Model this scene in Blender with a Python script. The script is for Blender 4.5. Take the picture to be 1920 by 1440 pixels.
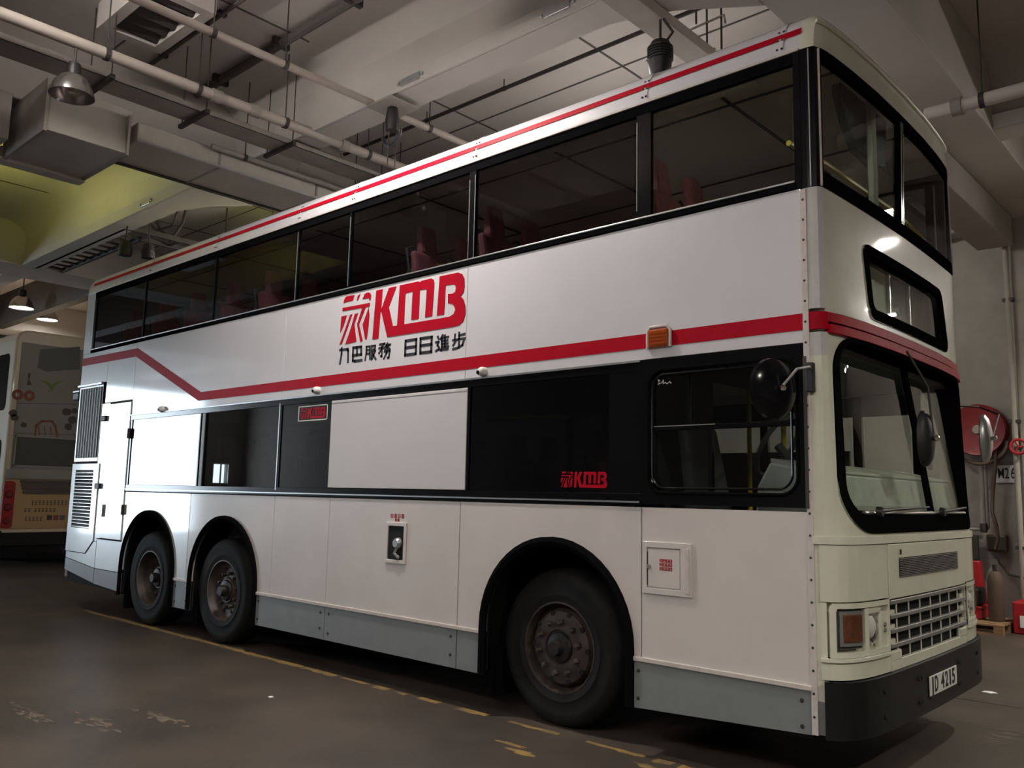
import bpy, bmesh, math, random, bisect
from mathutils import Vector, Matrix

for _o in list(bpy.data.objects):
    bpy.data.objects.remove(_o, do_unlink=True)
SC = bpy.context.scene
COL = SC.collection
R = math.radians
random.seed(7)

# ------------------------------------------------------------------ camera
CAM = Vector((1.917, -4.455, 1.515))
YAW, PITCH, ROLL, FPX = R(132.464), R(7.433), R(1.256), 1603.0
_f = Vector((math.cos(PITCH) * math.cos(YAW), math.cos(PITCH) * math.sin(YAW), math.sin(PITCH)))
_r0 = Vector((math.sin(YAW), -math.cos(YAW), 0))
_u0 = _r0.cross(_f)
CR = math.cos(ROLL) * _r0 + math.sin(ROLL) * _u0
CU = -math.sin(ROLL) * _r0 + math.cos(ROLL) * _u0
CF = _f
cd = bpy.data.cameras.new('camera')
cd.sensor_width = 36.0
cd.lens = FPX / 1920 * 36.0
cd.clip_start = .05
cd.clip_end = 200
cam = bpy.data.objects.new('camera', cd)
COL.objects.link(cam)
cam.matrix_world = Matrix(((CR.x, CU.x, -CF.x, CAM.x), (CR.y, CU.y, -CF.y, CAM.y), (CR.z, CU.z, -CF.z, CAM.z), (0, 0, 0, 1)))
SC.camera = cam

def pix(px, py, axis, val):
    """point where the ray through a photo pixel meets the plane axis = val (the wall, floor or face it lies on)"""
    d = CF + CR * ((px - 960) / FPX) - CU * ((py - 720) / FPX)
    t = (val - CAM[axis]) / d[axis]
    return CAM + d * t

# ------------------------------------------------------------------ world: plain overcast daylight outside the gate
wd = bpy.data.worlds.new('daylight')
SC.world = wd
wd.use_nodes = True
bg = wd.node_tree.nodes['Background']
bg.inputs['Color'].default_value = (.74, .88, 1.0, 1)
bg.inputs['Strength'].default_value = 15.0
SC.view_settings.view_transform = 'Standard'
SC.view_settings.look = 'None'
SC.view_settings.gamma = 1.0
SC.view_settings.use_curve_mapping = False
SC.view_settings.exposure = 0.0
SC.cycles.max_bounces = 8
SC.cycles.transparent_max_bounces = 16
SC.cycles.caustics_reflective = False
SC.cycles.caustics_refractive = False
SC.cycles.sample_clamp_indirect = 6.0

# lamp positions and powers (watts); the fixtures are built with their lamps below
LAMP_A = (-3.3, -.95, 5.50, 520.0)
P_FRONT, P_AHEAD, P_SIDE = 700.0, 800.0, 380.0

# ------------------------------------------------------------------ materials
MATS = {}
def mat(name, col, rough=.5, metal=0., var=.0, scale=6., bump=0., bscale=30., coat=0., spec=.5, var2=None, detail=4., emis=None, estr=0., stretch=None):
    m = bpy.data.materials.new(name)
    m.use_nodes = True
    nt = m.node_tree
    b = nt.nodes['Principled BSDF']
    b.inputs['Roughness'].default_value = rough
    b.inputs['Metallic'].default_value = metal
    b.inputs['Specular IOR Level'].default_value = spec
    b.inputs['Coat Weight'].default_value = coat
    b.inputs['Coat Roughness'].default_value = .07
    c = (*col, 1)
    b.inputs['Base Color'].default_value = c
    tc = nt.nodes.new('ShaderNodeTexCoord')
    src = tc.outputs['Object']
    if stretch:
        mp = nt.nodes.new('ShaderNodeMapping')
        mp.inputs['Scale'].default_value = stretch
        nt.links.new(src, mp.inputs['Vector'])
        src = mp.outputs['Vector']
    if var > 0 or var2:
        n = nt.nodes.new('ShaderNodeTexNoise')
        n.inputs['Scale'].default_value = scale
        n.inputs['Detail'].default_value = detail
        n.inputs['Roughness'].default_value = .62
        nt.links.new(src, n.inputs['Vector'])
        r = nt.nodes.new('ShaderNodeValToRGB')
        r.color_ramp.elements[0].position = .3
        r.color_ramp.elements[1].position = .7
        lo = var2 if var2 else tuple(x * (1 - var) for x in col)
        r.color_ramp.elements[0].color = (*lo, 1)
        r.color_ramp.elements[1].color = (*(tuple(min(1, x * (1 + var * .5)) for x in col) if not var2 else col), 1)
        nt.links.new(n.outputs['Fac'], r.inputs['Fac'])
        nt.links.new(r.outputs['Color'], b.inputs['Base Color'])
    if bump > 0:
        n2 = nt.nodes.new('ShaderNodeTexNoise')
        n2.inputs['Scale'].default_value = bscale
        n2.inputs['Detail'].default_value = 5
        nt.links.new(src, n2.inputs['Vector'])
        bp = nt.nodes.new('ShaderNodeBump')
        bp.inputs['Strength'].default_value = bump
        bp.inputs['Distance'].default_value = .02
        nt.links.new(n2.outputs['Fac'], bp.inputs['Height'])
        nt.links.new(bp.outputs['Normal'], b.inputs['Normal'])
    if emis:
        b.inputs['Emission Color'].default_value = (*emis, 1)
        b.inputs['Emission Strength'].default_value = estr
    MATS[name] = m
    return m

def glass(name, tint, rough=.0, refl=1.0, ior=1.45):
    m = bpy.data.materials.new(name)
    m.use_nodes = True
    nt = m.node_tree
    nt.nodes.clear()
    out = nt.nodes.new('ShaderNodeOutputMaterial')
    tr = nt.nodes.new('ShaderNodeBsdfTransparent')
    tr.inputs['Color'].default_value = (*tint, 1)
    gl = nt.nodes.new('ShaderNodeBsdfGlossy')
    gl.inputs['Roughness'].default_value = rough
    gl.inputs['Color'].default_value = (refl, refl, refl, 1)
    fr = nt.nodes.new('ShaderNodeFresnel')
    fr.inputs['IOR'].default_value = ior
    geo = nt.nodes.new('ShaderNodeNewGeometry')
    # a back face (the inner side of the pane) shows no second reflection
    mx = nt.nodes.new('ShaderNodeMath'); mx.operation = 'MULTIPLY'
    inv = nt.nodes.new('ShaderNodeMath'); inv.operation = 'SUBTRACT'
    inv.inputs[0].default_value = 1.0
    nt.links.new(geo.outputs['Backfacing'], inv.inputs[1])
    nt.links.new(fr.outputs['Fac'], mx.inputs[0])
    nt.links.new(inv.outputs[0], mx.inputs[1])
    ms = nt.nodes.new('ShaderNodeMixShader')
    nt.links.new(mx.outputs[0], ms.inputs['Fac'])
    nt.links.new(tr.outputs[0], ms.inputs[1])
    nt.links.new(gl.outputs[0], ms.inputs[2])
    nt.links.new(ms.outputs[0], out.inputs['Surface'])
    MATS[name] = m
    return m

mat('white_upper', (.69, .67, .70), .36, var=.05, scale=1.3, coat=.9, bump=.012, bscale=1.1)
mat('white_lower', (.66, .61, .59), .40, var=.07, scale=1.6, coat=.5, bump=.012, bscale=1.1)  # same bus white, with warm bounce from the floor put into the colour
mat('white_board', (.60, .57, .58), .42, var=.03, scale=2)
mat('cream_front', (.72, .71, .60), .33, var=.09, scale=4, coat=.6)
mat('pillar_grey', (.56, .55, .56), .38, var=.08, scale=4)
mat('rear_daylit_white', (.60, .635, .67), .32, var=.06, scale=2, coat=.9)  # bus white at the rear, bluish daylight from the gate put into the colour
mat('skirt_grey', (.21, .225, .235), .42, var=.1, scale=5)
mat('trim_pale', (.62, .56, .53), .35, var=.12, scale=14)
mat('seal_dark', (.03, .028, .028), .6)
mat('red_vinyl', (.42, .004, .018), .5, var=.08, scale=9, spec=.08)
mat('ink', (.012, .012, .014), .5)
mat('black_gloss', (.0045, .0045, .006), .16, spec=.28)
mat('rubber', (.006, .006, .0065), .6, var=.2, scale=18, spec=.0)
mat('tyre', (.012, .0118, .012), .72, spec=.2, var=.35, scale=9, bump=.1, bscale=60)
mat('rim_steel', (.085, .07, .062), .55, metal=.3, var2=(.035, .024, .02), scale=9)
mat('hub_dark', (.025, .022, .021), .5, metal=.4, var=.4, scale=14)
mat('chrome', (.75, .75, .76), .16, metal=1.)
mat('alu', (.52, .52, .53), .34, metal=.8, var=.1, scale=12)
mat('dark_void', (.006, .006, .007), .9)
mat('chassis', (.006, .006, .006), .9, spec=.1)
mat('amber', (.38, .07, .01), .2, coat=.5)
mat('amber_dirty', (.13, .045, .022), .25, coat=.5, var=.35, scale=18)
mat('lens_clear', (.62, .63, .60), .08, coat=.8)
mat('grille_grey', (.25, .25, .245), .4, metal=.3, var=.15, scale=12)
mat('bumper', (.009, .009, .010), .5, var=.3, scale=9, spec=.3, bump=.04, bscale=30)
mat('plate_white', (.75, .75, .72), .4)
mat('seat_red', (.50, .17, .18), .8, var=.2, scale=25)
mat('seat_grey', (.10, .10, .11), .7)
mat('rail_yellow', (.80, .58, .05), .35)
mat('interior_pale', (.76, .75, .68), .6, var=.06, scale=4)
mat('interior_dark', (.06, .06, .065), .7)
mat('dash_pale', (.60, .62, .57), .5, var=.18, scale=7)
mat('concrete_floor', (.110, .086, .068), .48, var2=(.034, .028, .024), scale=.7, detail=9, bump=.08, bscale=22)
mat('line_yellow', (.36, .22, .05), .7, var2=(.10, .078, .055), scale=6, detail=8)
mat('oil_stain', (.030, .026, .024), .35, var=.3, scale=4)
mat('dust', (.17, .13, .10), .8, var2=(.09, .072, .058), scale=7, detail=9)
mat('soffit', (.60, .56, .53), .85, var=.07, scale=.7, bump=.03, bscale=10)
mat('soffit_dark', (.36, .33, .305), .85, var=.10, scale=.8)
mat('beam_paint', (.55, .51, .48), .8, var=.10, scale=1.1)
mat('beam_bottom', (.60, .55, .52), .8, var=.06, scale=1.2)
mat('joint', (.10, .088, .080), .9)
mat('wall_paint', (.36, .33, .29), .85, var2=(.25, .22, .19), scale=1.1, detail=6)
mat('wall_plain', (.34, .31, .28), .85, var=.1, scale=.6)
mat('pipe_cream', (.40, .355, .315), .6, var=.1, scale=6)
mat('pipe_grey', (.30, .27, .245), .6, var=.15, scale=5)
mat('rod', (.035, .03, .028), .7)
mat('duct_metal', (.52, .49, .44), .5, metal=.25, var=.12, scale=1.5)
mat('lamp_shade_metal', (.40, .38, .36), .22, metal=.9, var=.1, scale=10)
mat('black_plastic', (.012, .012, .013), .5)
mat('steel_dark', (.05, .045, .04), .6, metal=.5)
mat('reel_red', (.20, .012, .016), .4, var=.2, scale=8)
mat('red_paint', (.40, .012, .018), .45, var=.25, scale=9)
mat('hose_brown', (.10, .065, .045), .7)
mat('sign_white', (.62, .61, .58), .6)
mat('wood', (.36, .22, .11), .75, var2=(.20, .115, .055), scale=9, stretch=(1, 8, 8))
mat('paper', (.85, .85, .85), .8)
mat('poster', (.30, .285, .27), .5, var=.06, scale=3)
mat('bus_cream', (.72, .60, .45), .35, coat=.2, var=.05, scale=2)
mat('bus_gold', (.55, .36, .17), .4, coat=.2, var=.06, scale=2)
mat('bus_grey', (.35, .345, .32), .5, var=.06, scale=3)
mat('mesh_grey', (.085, .083, .078), .6, var=.2, scale=40)
mat('print_green', (.20, .26, .07), .6)
mat('print_red', (.30, .09, .06), .6)
mat('print_dark', (.09, .075, .07), .6)
mat('print_grey', (.15, .15, .155), .6)
mat('plate_yellow', (.85, .42, .03), .5)
mat('bulb', (1, 1, 1), .5, emis=(1., .92, .82), estr=40)
mat('bulb_far', (1, 1, 1), .5, emis=(1., .97, .92), estr=30)
mat('tube_white', (1, 1, 1), .5, emis=(1., .93, .86), estr=330)
mat('tube_green', (1, 1, 1), .5, emis=(1., .96, .16), estr=150)
glass('glass_upper', (.55, .56, .57), refl=.75)
glass('glass_upper_clear', (.88, .92, .88))
glass('glass_side', (.30, .33, .37), ior=1.5)
glass('glass_front', (.88, .92, .88))
glass('glass_windscreen', (.90, .94, .90), refl=.6)
glass('glass_cab', (.72, .75, .74))
glass('glass_far', (.92, .94, .92))

# ------------------------------------------------------------------ mesh helpers
class G:
    """collects shapes; build() links them as one mesh object"""
    def __init__(s):
        s.v = []; s.f = []
    def add(s, vs, fs):
        o = len(s.v)
        s.v += [tuple(v) for v in vs]
        s.f += [tuple(i + o for i in f) for f in fs]
        return s
    def box(s, x0, x1, y0, y1, z0, z1):
        x0, x1 = sorted((x0, x1)); y0, y1 = sorted((y0, y1)); z0, z1 = sorted((z0, z1))
        return s.add([(x0, y0, z0), (x1, y0, z0), (x1, y1, z0), (x0, y1, z0), (x0, y0, z1), (x1, y0, z1), (x1, y1, z1), (x0, y1, z1)],
                     [(0, 3, 2, 1), (4, 5, 6, 7), (0, 1, 5, 4), (1, 2, 6, 5), (2, 3, 7, 6), (3, 0, 4, 7)])
    def hexa(s, p):
        return s.add(p, [(0, 3, 2, 1), (4, 5, 6, 7), (0, 1, 5, 4), (1, 2, 6, 5), (2, 3, 7, 6), (3, 0, 4, 7)])
    def prism(s, poly, plane, a, b):
        """polygon in plane 'XZ', 'YZ' or 'XY' extruded along the third axis from a to b"""
        ar = sum(p[0] * q[1] - q[0] * p[1] for p, q in zip(poly, poly[1:] + poly[:1]))
        if ar < 0: poly = poly[::-1]
        def P(p, t):
            return {'XZ': (p[0], t, p[1]), 'YZ': (t, p[0], p[1]), 'XY': (p[0], p[1], t)}[plane]
        n = len(poly)
        lo, hi = (a, b) if a < b else (b, a)
        if plane == 'XZ': lo, hi = hi, lo
        vs = [P(p, lo) for p in poly] + [P(p, hi) for p in poly]
        fs = [tuple(range(n))[::-1], tuple(range(n, 2 * n))] + [(i, (i + 1) % n, n + (i + 1) % n, n + i) for i in range(n)]
        return s.add(vs, fs)
    def tube(s, pts, r, n=8, closed=False, caps=True):
        pts = [Vector(p) for p in pts]
        m = len(pts)
        rings = []
        up = None
        for i, p in enumerate(pts):
            a = pts[(i - 1) % m] if (i > 0 or closed) else p
            b = pts[(i + 1) % m] if (i < m - 1 or closed) else p
            t = (b - a).normalized()
            if up is None:
                up = Vector((0, 0, 1)) if abs(t.z) < .9 else Vector((1, 0, 0))
            e1 = (up - t * up.dot(t))
            e1 = e1.normalized() if e1.length > 1e-6 else t.orthogonal().normalized()
            e2 = t.cross(e1)
            up = e1
            rr = r[i] if isinstance(r, (list, tuple)) else r
            rings.append([p + e1 * (rr * math.cos(2 * math.pi * k / n)) + e2 * (rr * math.sin(2 * math.pi * k / n)) for k in range(n)])
        vs = [v for rg in rings for v in rg]
        fs = []
        last = m if closed else m - 1
        for i in range(last):
            j = (i + 1) % m
            for k in range(n):
                fs.append((i * n + k, i * n + (k + 1) % n, j * n + (k + 1) % n, j * n + k))
        if not closed and caps:
            fs.append(tuple(range(n))[::-1]); fs.append(tuple((m - 1) * n + k for k in range(n)))
        return s.add(vs, fs)
    def rod(s, a, b, r, n=8):
        return s.tube([a, b], r, n)
    def lathe(s, prof, c=(0, 0, 0), axis='y', n=32, arc=(0, 2 * math.pi), close=True):
        """profile of (radius, along-axis); closed ring round the axis"""
        full = abs(arc[1] - arc[0] - 2 * math.pi) < 1e-6
        cnt = n if full else n + 1
        vs = []
        for k in range(cnt):
            a = arc[0] + (arc[1] - arc[0]) * k / n
            for (r, h) in prof:
                q = {'y': (r * math.cos(a), h, r * math.sin(a)), 'z': (r * math.cos(a), r * math.sin(a), h), 'x': (h, r * math.cos(a), r * math.sin(a))}[axis]
                vs.append((c[0] + q[0], c[1] + q[1], c[2] + q[2]))
        m = len(prof)
        fs = []
        for k in range(n):
            k2 = (k + 1) % cnt
            for j in range(m - 1):
                fs.append((k * m + j, k * m + j + 1, k2 * m + j + 1, k2 * m + j))
        return s.add(vs, fs)
    def grid(s, rows):
        """rows of points, equal length"""
        m = len(rows[0])
        vs = [p for r in rows for p in r]
        fs = [(i * m + j, i * m + j + 1, (i + 1) * m + j + 1, (i + 1) * m + j) for i in range(len(rows) - 1) for j in range(m - 1)]
        return s.add(vs, fs)
    def build(s, name, m, parent=None, smooth=False, bevel=0., seg=2, fix=True, local=False):
        me = bpy.data.meshes.new(name)
        me.from_pydata(s.v, [], s.f)
        if fix:
            b = bmesh.new(); b.from_mesh(me)
            bmesh.ops.remove_doubles(b, verts=b.verts, dist=1e-5)
            bmesh.ops.recalc_face_normals(b, faces=b.faces)
            b.to_mesh(me); b.free()
        me.materials.append(MATS[m] if isinstance(m, str) else m)
        o = bpy.data.objects.new(name, me)
        COL.objects.link(o)
        if smooth:
            me.polygons.foreach_set('use_smooth', [True] * len(me.polygons))
            me.set_sharp_from_angle(angle=R(38))
        if bevel:
            md = o.modifiers.new('bevel', 'BEVEL'); md.width = bevel; md.segments = seg; md.limit_method = 'ANGLE'; md.angle_limit = R(35)
            md.harden_normals = False
        if parent is not None: attach(o, parent, local)
        return o

def wloc(o):
    v = Vector(o.location)
    p = o.parent
    while p is not None:
        v = v + Vector(p.location); p = p.parent
    return v
def attach(o, parent, local=False):
    """keeps o where it is in the room (no thing here is rotated by its parent)"""
    if not local: o.location = Vector(o.location) - wloc(parent)
    o.parent = parent
    return o
def tag(o, label=None, cat=None, group=None, kind=None):
    if label: o['label'] = label
    if cat: o['category'] = cat
    if group: o['group'] = group
    if kind: o['kind'] = kind
    return o
def thing(name, label, cat, loc=(0, 0, 0), group=None, rz=0):
    o = bpy.data.objects.new(name, None)
    COL.objects.link(o)
    o.empty_display_size = .2
    o.location = loc
    o.rotation_euler = (0, 0, rz)
    return tag(o, label, cat, group)
def copy_tree(o, parent=None):
    c = o.copy(); COL.objects.link(c); c.parent = parent
    for ch in list(o.children):
        copy_tree(ch, c)
    return c
def rrect(x0, x1, z0, z1, r, n=6):
    """rounded rectangle outline, counter-clockwise; r one radius or four (bl, br, tr, tl)"""
    rs = r if isinstance(r, (tuple, list)) else (r,) * 4
    pts = []
    for (cx, cz, a0, rr) in ((x0 + rs[0], z0 + rs[0], 180, rs[0]), (x1 - rs[1], z0 + rs[1], 270, rs[1]), (x1 - rs[2], z1 - rs[2], 0, rs[2]), (x0 + rs[3], z1 - rs[3], 90, rs[3])):
        for k in range(n + 1):
            a = R(a0 + 90 * k / n)
            pts.append((cx + rr * math.cos(a), cz + rr * math.sin(a)))
    return pts
def stroke(g, pts, w, to3, t):
    """flat ribbon along a polyline; to3(x, z, d) maps to the room, t = thickness"""
    for (a, b) in zip(pts, pts[1:]):
        a = Vector(a); b = Vector(b)
        d = (b - a)
        if d.length < 1e-6: continue
        d.normalize()
        nrm = Vector((-d.y, d.x)) * (w / 2)
        a = a - d * (w * .45); b = b + d * (w * .45)
        q = [a - nrm, b - nrm, b + nrm, a + nrm]
        g.hexa([to3(p.x, p.y, 0) for p in q] + [to3(p.x, p.y, t) for p in q])
def text_mesh(name, body, size, mtl, parent, M, extrude=.002, width=None, bold=.0):
    cu = bpy.data.curves.new(name, 'FONT')
    cu.body = body; cu.size = size; cu.extrude = extrude; cu.align_x = 'CENTER'; cu.align_y = 'CENTER'; cu.offset = bold
    o = bpy.data.objects.new(name, cu)
    COL.objects.link(o)
    bpy.context.view_layer.update()
    dg = bpy.context.evaluated_depsgraph_get()
    me = bpy.data.meshes.new_from_object(o.evaluated_get(dg))
    bpy.data.objects.remove(o, do_unlink=True)
    me.materials.clear(); me.materials.append(MATS[mtl])
    xs = [v.co.x for v in me.vertices]; w0 = max(xs) - min(xs)
    sx = width / w0 if width else 1
    me.transform(M @ Matrix.Diagonal((sx, 1, 1, 1)))
    o = bpy.data.objects.new(name, me)
    COL.objects.link(o)
    if parent is not None: attach(o, parent)
    return o
# ------------------------------------------------------------------ the depot hall
X0, X1, Y0, Y1 = -28.0, 11.0, -13.0, 8.4
ZS, ZB = 6.06, 5.3                      # slab soffit, beam soffit

floor = G().box(X0, X1, Y0, Y1, -.30, -.035).build('floor', 'joint')
tag(floor, 'stained dark brown concrete depot floor', 'floor', kind='structure')
xs = [X0, -18.4, -9.31, X1]
ys = [Y0, 3.15, Y1]
for xa, xb in zip(xs, xs[1:]):
    for ya, yb in zip(ys, ys[1:]):
        G().box(xa + .008, xb - .008, ya + .008, yb - .008, -.035, 0).build('floor_slab', 'concrete_floor', floor)
# worn yellow bay line along the near side of the bus: paint fragments
def blob(g, cx, cy, rx, ry, z, n=14, jag=.3, h=.0015):
    ph = random.random() * 6
    pts = []
    for k in range(n):
        a = 2 * math.pi * k / n
        q = 1 + jag * (random.random() - .5) * 2
        pts.append((cx + rx * q * math.cos(a), cy + ry * q * math.sin(a)))
    g.prism(pts, 'XY', z, z + h)
x = -9.2
while x < 2.2:
    far = x < -4.6
    ln = random.uniform(.35, .9) if far else random.uniform(.10, .5)
    w = .05 if far else random.uniform(.025, .06)
    g = G()
    n = max(2, int(ln / .05))
    up = [(x + ln * k / n, .012 + w * random.uniform(.45, 1.0)) for k in range(n + 1)]
    dn = [(x + ln * k / n, .012 - w * random.uniform(.35, 1.0)) for k in range(n + 1)]
    g.prism(dn + up[::-1], 'XY', .0005, .002)
    g.build('line_paint', 'line_yellow', floor)
    x += ln + (random.uniform(.0, .05) if far else random.uniform(.02, .22))
for (px, py, rx, ry) in ((980, 1412, .13, .03), (960, 1396, .1, .025), (1215, 1438, .12, .03)):
    g = G(); q = pix(px, py, 2, 0); blob(g, q.x, q.y, rx, ry, .0005, jag=.5); g.build('line_paint', 'line_yellow', floor)
for (px, py, rx, ry, m) in ((170, 1350, .5, .07, 'dust'), (300, 1345, .3, .05, 'dust'), (60, 1338, .3, .05, 'dust'), (1880, 1375, .10, .28, 'dust')):
    q = pix(px, py, 2, 0)
    g = G()
    for k in range(26):
        blob(g, q.x + rx * random.gauss(0, .5), q.y + ry * random.gauss(0, .6), random.uniform(.015, .06), random.uniform(.008, .02), .0003 + k * .00002, n=8, jag=.4, h=.0006)
    tag(g.build('floor_stain', m, floor), kind='stuff')

# ---- ceiling: slab, cross beams (along Y), long beams (along X)
ceiling = G().box(X0, X1, Y0, Y1, ZS, ZS + .3).build('ceiling', 'soffit')
tag(ceiling, 'pale grey concrete ceiling slab with deep beams', 'ceiling', kind='structure')
crossX = [(-22.2, -21.2), (-15.2, -14.2), (-8.15, -7.15), (-.85, -.10), (6.2, 7.0)]
TRIM = [6]
def trim(g, m, label, cat, group=None, **kw):
    TRIM[0] += 1
    return tag(g.build('trim_%d' % TRIM[0], m, None, **kw), label, cat, group, 'structure')
for a, b in crossX:
    trim(G().box(a, b, Y0, Y1, ZB, ZS - .001), 'beam_paint', 'wide concrete cross beam under the slab', 'beam', 'cross beams', bevel=.015)
BY0, BY1 = .485, .80
longY = [(-9.0, -8.65), (-4.25, -3.9), (BY0, BY1), (4.9, 5.25)]
MID = None
for i, (a, b) in enumerate(longY):
    for (xa, xb) in zip([X0] + [c[1] for c in crossX], [c[0] for c in crossX] + [X1]):
        o = trim(G().box(xa, xb, a, b, ZB, ZS - .001), 'beam_paint', 'concrete long beam spanning between the cross beams', 'beam', 'long beams')
        if i == 2 and xa < -5 < xb: MID = o
        # proud lower band and the curved haunch under the slab
        G().box(xa, xb, a - .03, a, ZB, ZB + .16).build('beam_band', 'beam_paint', o, bevel=.008)
        prof = [(a, ZS), (a, ZS - .30)] + [(a - .42 * (1 - math.cos(t * math.pi / 2)), ZS - .30 * (1 - math.sin(t * math.pi / 2))) for t in [k / 8 for k in range(9)]][1:]
        G().prism(prof, 'YZ', xa, xb).build('beam_haunch', 'soffit', o, smooth=True)
        # flared ends of the middle long beam where it meets the cross beams
        if i == 2:
            for (xe, s) in ((-.85, -1), (-8.15, -1), (-7.15, 1)):
                if xa - .01 <= xe + s * .5 <= xb:
                    G().prism([(xe, BY0 - .02), (xe + s * 1.05, BY0), (xe + s * 1.05, BY1), (xe + s * .55, BY1 + .17), (xe, BY1 + .55)], 'XY', ZB - .001, ZS - .001).build('beam_flare', 'beam_paint', o)
            # steel plates on the beam band
            for (px, py) in ((770, 148), (1045, 17), (274, 380)):
                q = pix(px, py, 1, BY0 - .032)
                if not xa < q.x < xb: continue
                pl_ = G().box(q.x - .13, q.x + .13, BY0 - .045, BY0 - .03, q.z - .035, q.z + .035).box(q.x - .18, q.x - .15, BY0 - .05, BY0 - .03, q.z - .015, q.z + .015).box(q.x + .15, q.x + .18, BY0 - .05, BY0 - .03, q.z - .015, q.z + .015)
                pl_.build('fixing_plate', 'alu', o, bevel=.004)
# casting joints of the slab
for x in (-3.05, -5.2, -10.2, -12.2, 2.6):
    G().box(x - .012, x + .012, -8, 8.3, ZS - .006, ZS + .001).build('slab_joint', 'joint', ceiling)
for y in (-1.1, 2.6):
    G().box(-14, -.9, y - .01, y + .01, ZS - .006, ZS + .001).build('slab_joint', 'joint', ceiling)

# deep dark downstand in the bay beyond the third cross beam
trim(G().box(-21.2, -15.2, 2.12, 2.32, ZB - .02, ZS - .001), 'steel_dark', 'dark downstand beam beyond the parked bus', 'beam')
# ---- walls
def wall(name, g, label):
    return tag(g.build(name, 'wall_plain'), label, 'wall', kind='structure')
# end wall with the open gate to the daylight and a small window
GY0, GY1, GZ = -11.3, -7.2, 4.95
WY0, WY1, WZ0, WZ1 = -12.35, -11.75, 1.75, 2.45
g = G()
g.box(X0 - .25, X0, GY1, Y1, -.3, ZS).box(X0 - .25, X0, GY0, GY1, GZ, ZS).box(X0 - .25, X0, WY1, GY0, -.3, ZS)
g.box(X0 - .25, X0, Y0, WY0, -.3, ZS).box(X0 - .25, X0, WY0, WY1, -.3, WZ0).box(X0 - .25, X0, WY0, WY1, WZ1, ZS)
wall('wall_left', g, 'end wall of the depot with an open gate to daylight')
tag(G().box(X0, X0 + .06, GY0 - .12, GY0, 0, GZ + .12).box(X0, X0 + .06, GY1, GY1 + .12, 0, GZ + .12).box(X0, X0 + .06, GY0, GY1, GZ, GZ + .12).build('door_1', 'steel_dark'),
    'dark steel frame round the open daylight gate', 'gate frame', kind='structure')
wf = tag(G().box(X0 + .01, X0 + .05, WY0 - .05, WY0, WZ0 - .05, WZ1 + .05).box(X0 + .01, X0 + .05, WY1, WY1 + .05, WZ0 - .05, WZ1 + .05)
         .box(X0 + .01, X0 + .05, WY0, WY1, WZ0 - .05, WZ0).box(X0 + .01, X0 + .05, WY0, WY1, WZ1, WZ1 + .05)
         .box(X0 + .01, X0 + .04, (WY0 + WY1) / 2 - .03, (WY0 + WY1) / 2 + .03, WZ0, WZ1).build('window_1', 'alu'), 'small window beside the daylight gate', 'window', kind='structure')
G().box(X0 - .10, X0 - .09, WY0, WY1, WZ0, WZ1).build('pane', 'glass_far', wf)
wall('wall_right', G().box(X1, X1 + .25, Y0, Y1, -.3, ZS), 'plain end wall ahead of the bus')
wall('wall_front', G().box(X0, X1, Y0 - .25, Y0, -.3, ZS), 'plain long wall facing the side of the bus')
wb = tag(G().box(X0, X1, Y1, Y1 + .25, -.3, ZS).build('wall_back', 'wall_paint'), 'worn beige long wall behind the bus', 'wall', kind='structure')
# daylight sampling portal that fills the gate opening
pl = bpy.data.lights.new('gate_daylight', 'AREA'); pl.shape = 'RECTANGLE'; pl.size = GY1 - GY0; pl.size_y = GZ
pl.cycles.is_portal = True
po = bpy.data.objects.new('gate_daylight', pl); COL.objects.link(po)
po.location = (X0 - .12, (GY0 + GY1) / 2, GZ / 2)
po.rotation_euler = (R(90), 0, R(-90))
# pilasters, ledge and stains of the back wall seen right of the bus
for k, (xa, xb, d) in enumerate(((-.66, -.42, .34), (-8.0, -7.3, .3), (-15.1, -14.3, .3), (6.3, 6.9, .3), (-1.72, -1.60, .10))):
    tag(G().box(xa, xb, Y1 - d, Y1 - .001, 0, ZS - .001).build('trim_%d' % (k + 1), 'wall_paint', None, bevel=.01), 'beige pilaster on the back wall', 'pilaster', 'pilasters of the back wall', 'structure')
tag(G().box(-4.5, -.67, Y1 - .07, Y1 - .001, 5.26, 5.36).build('trim_6', 'beam_paint', None, bevel=.01), 'ledge along the top of the back wall', 'ledge', kind='structure')
G().box(-12, -.67, Y1 - .006, Y1, 0, 1.05).build('dado_band', 'wall_plain', wb)
for (xa, xb, za, zb) in ((-1.46, -1.14, 1.2, 1.62), (-1.05, -.70, 1.62, 1.95), (-1.5, -1.2, .9, 1.1)):
    g = G(); pts = [(xa + (xb - xa) * (.5 + .5 * math.cos(k * .5236) * random.uniform(.75, 1)), za + (zb - za) * (.5 + .5 * math.sin(k * .5236) * random.uniform(.75, 1))) for k in range(12)]
    g.prism(pts, 'XZ', Y1 - .0015, Y1 + .001).build('wall_stain', 'wall_plain', wb)
# ------------------------------------------------------------------ the double-decker bus
PLAN_L = [(0, 0), (.05, .003), (.09, .018), (.125, .05), (.155, .1), (.18, .18), (.2, .3), (.21, .45), (.218, .8), (.222, 1.25)]
PLAN_W = [(0, 0), (.05, .002), (.085, .012), (.11, .05), (.14, .1), (.165, .18), (.185, .3), (.197, .45), (.207, .8), (.212, 1.25)]
PLAN_U = [(0, 0), (.05, .001), (.08, .01), (.1, .04), (.115, .1), (.13, .18), (.145, .3), (.16, .45), (.175, .8), (.18, 1.25)]
PLAN_V = [(0, 0), (.05, .001), (.08, .01), (.1, .04), (.104, .1), (.108, .18), (.112, .3), (.118, .45), (.128, .8), (.134, 1.25)]
PLAN_T = [(0, 0), (.05, .002), (.08, .012), (.095, .05), (.105, .1), (.115, .18), (.125, .3), (.135, .45), (.15, .8), (.155, 1.25)]
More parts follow.
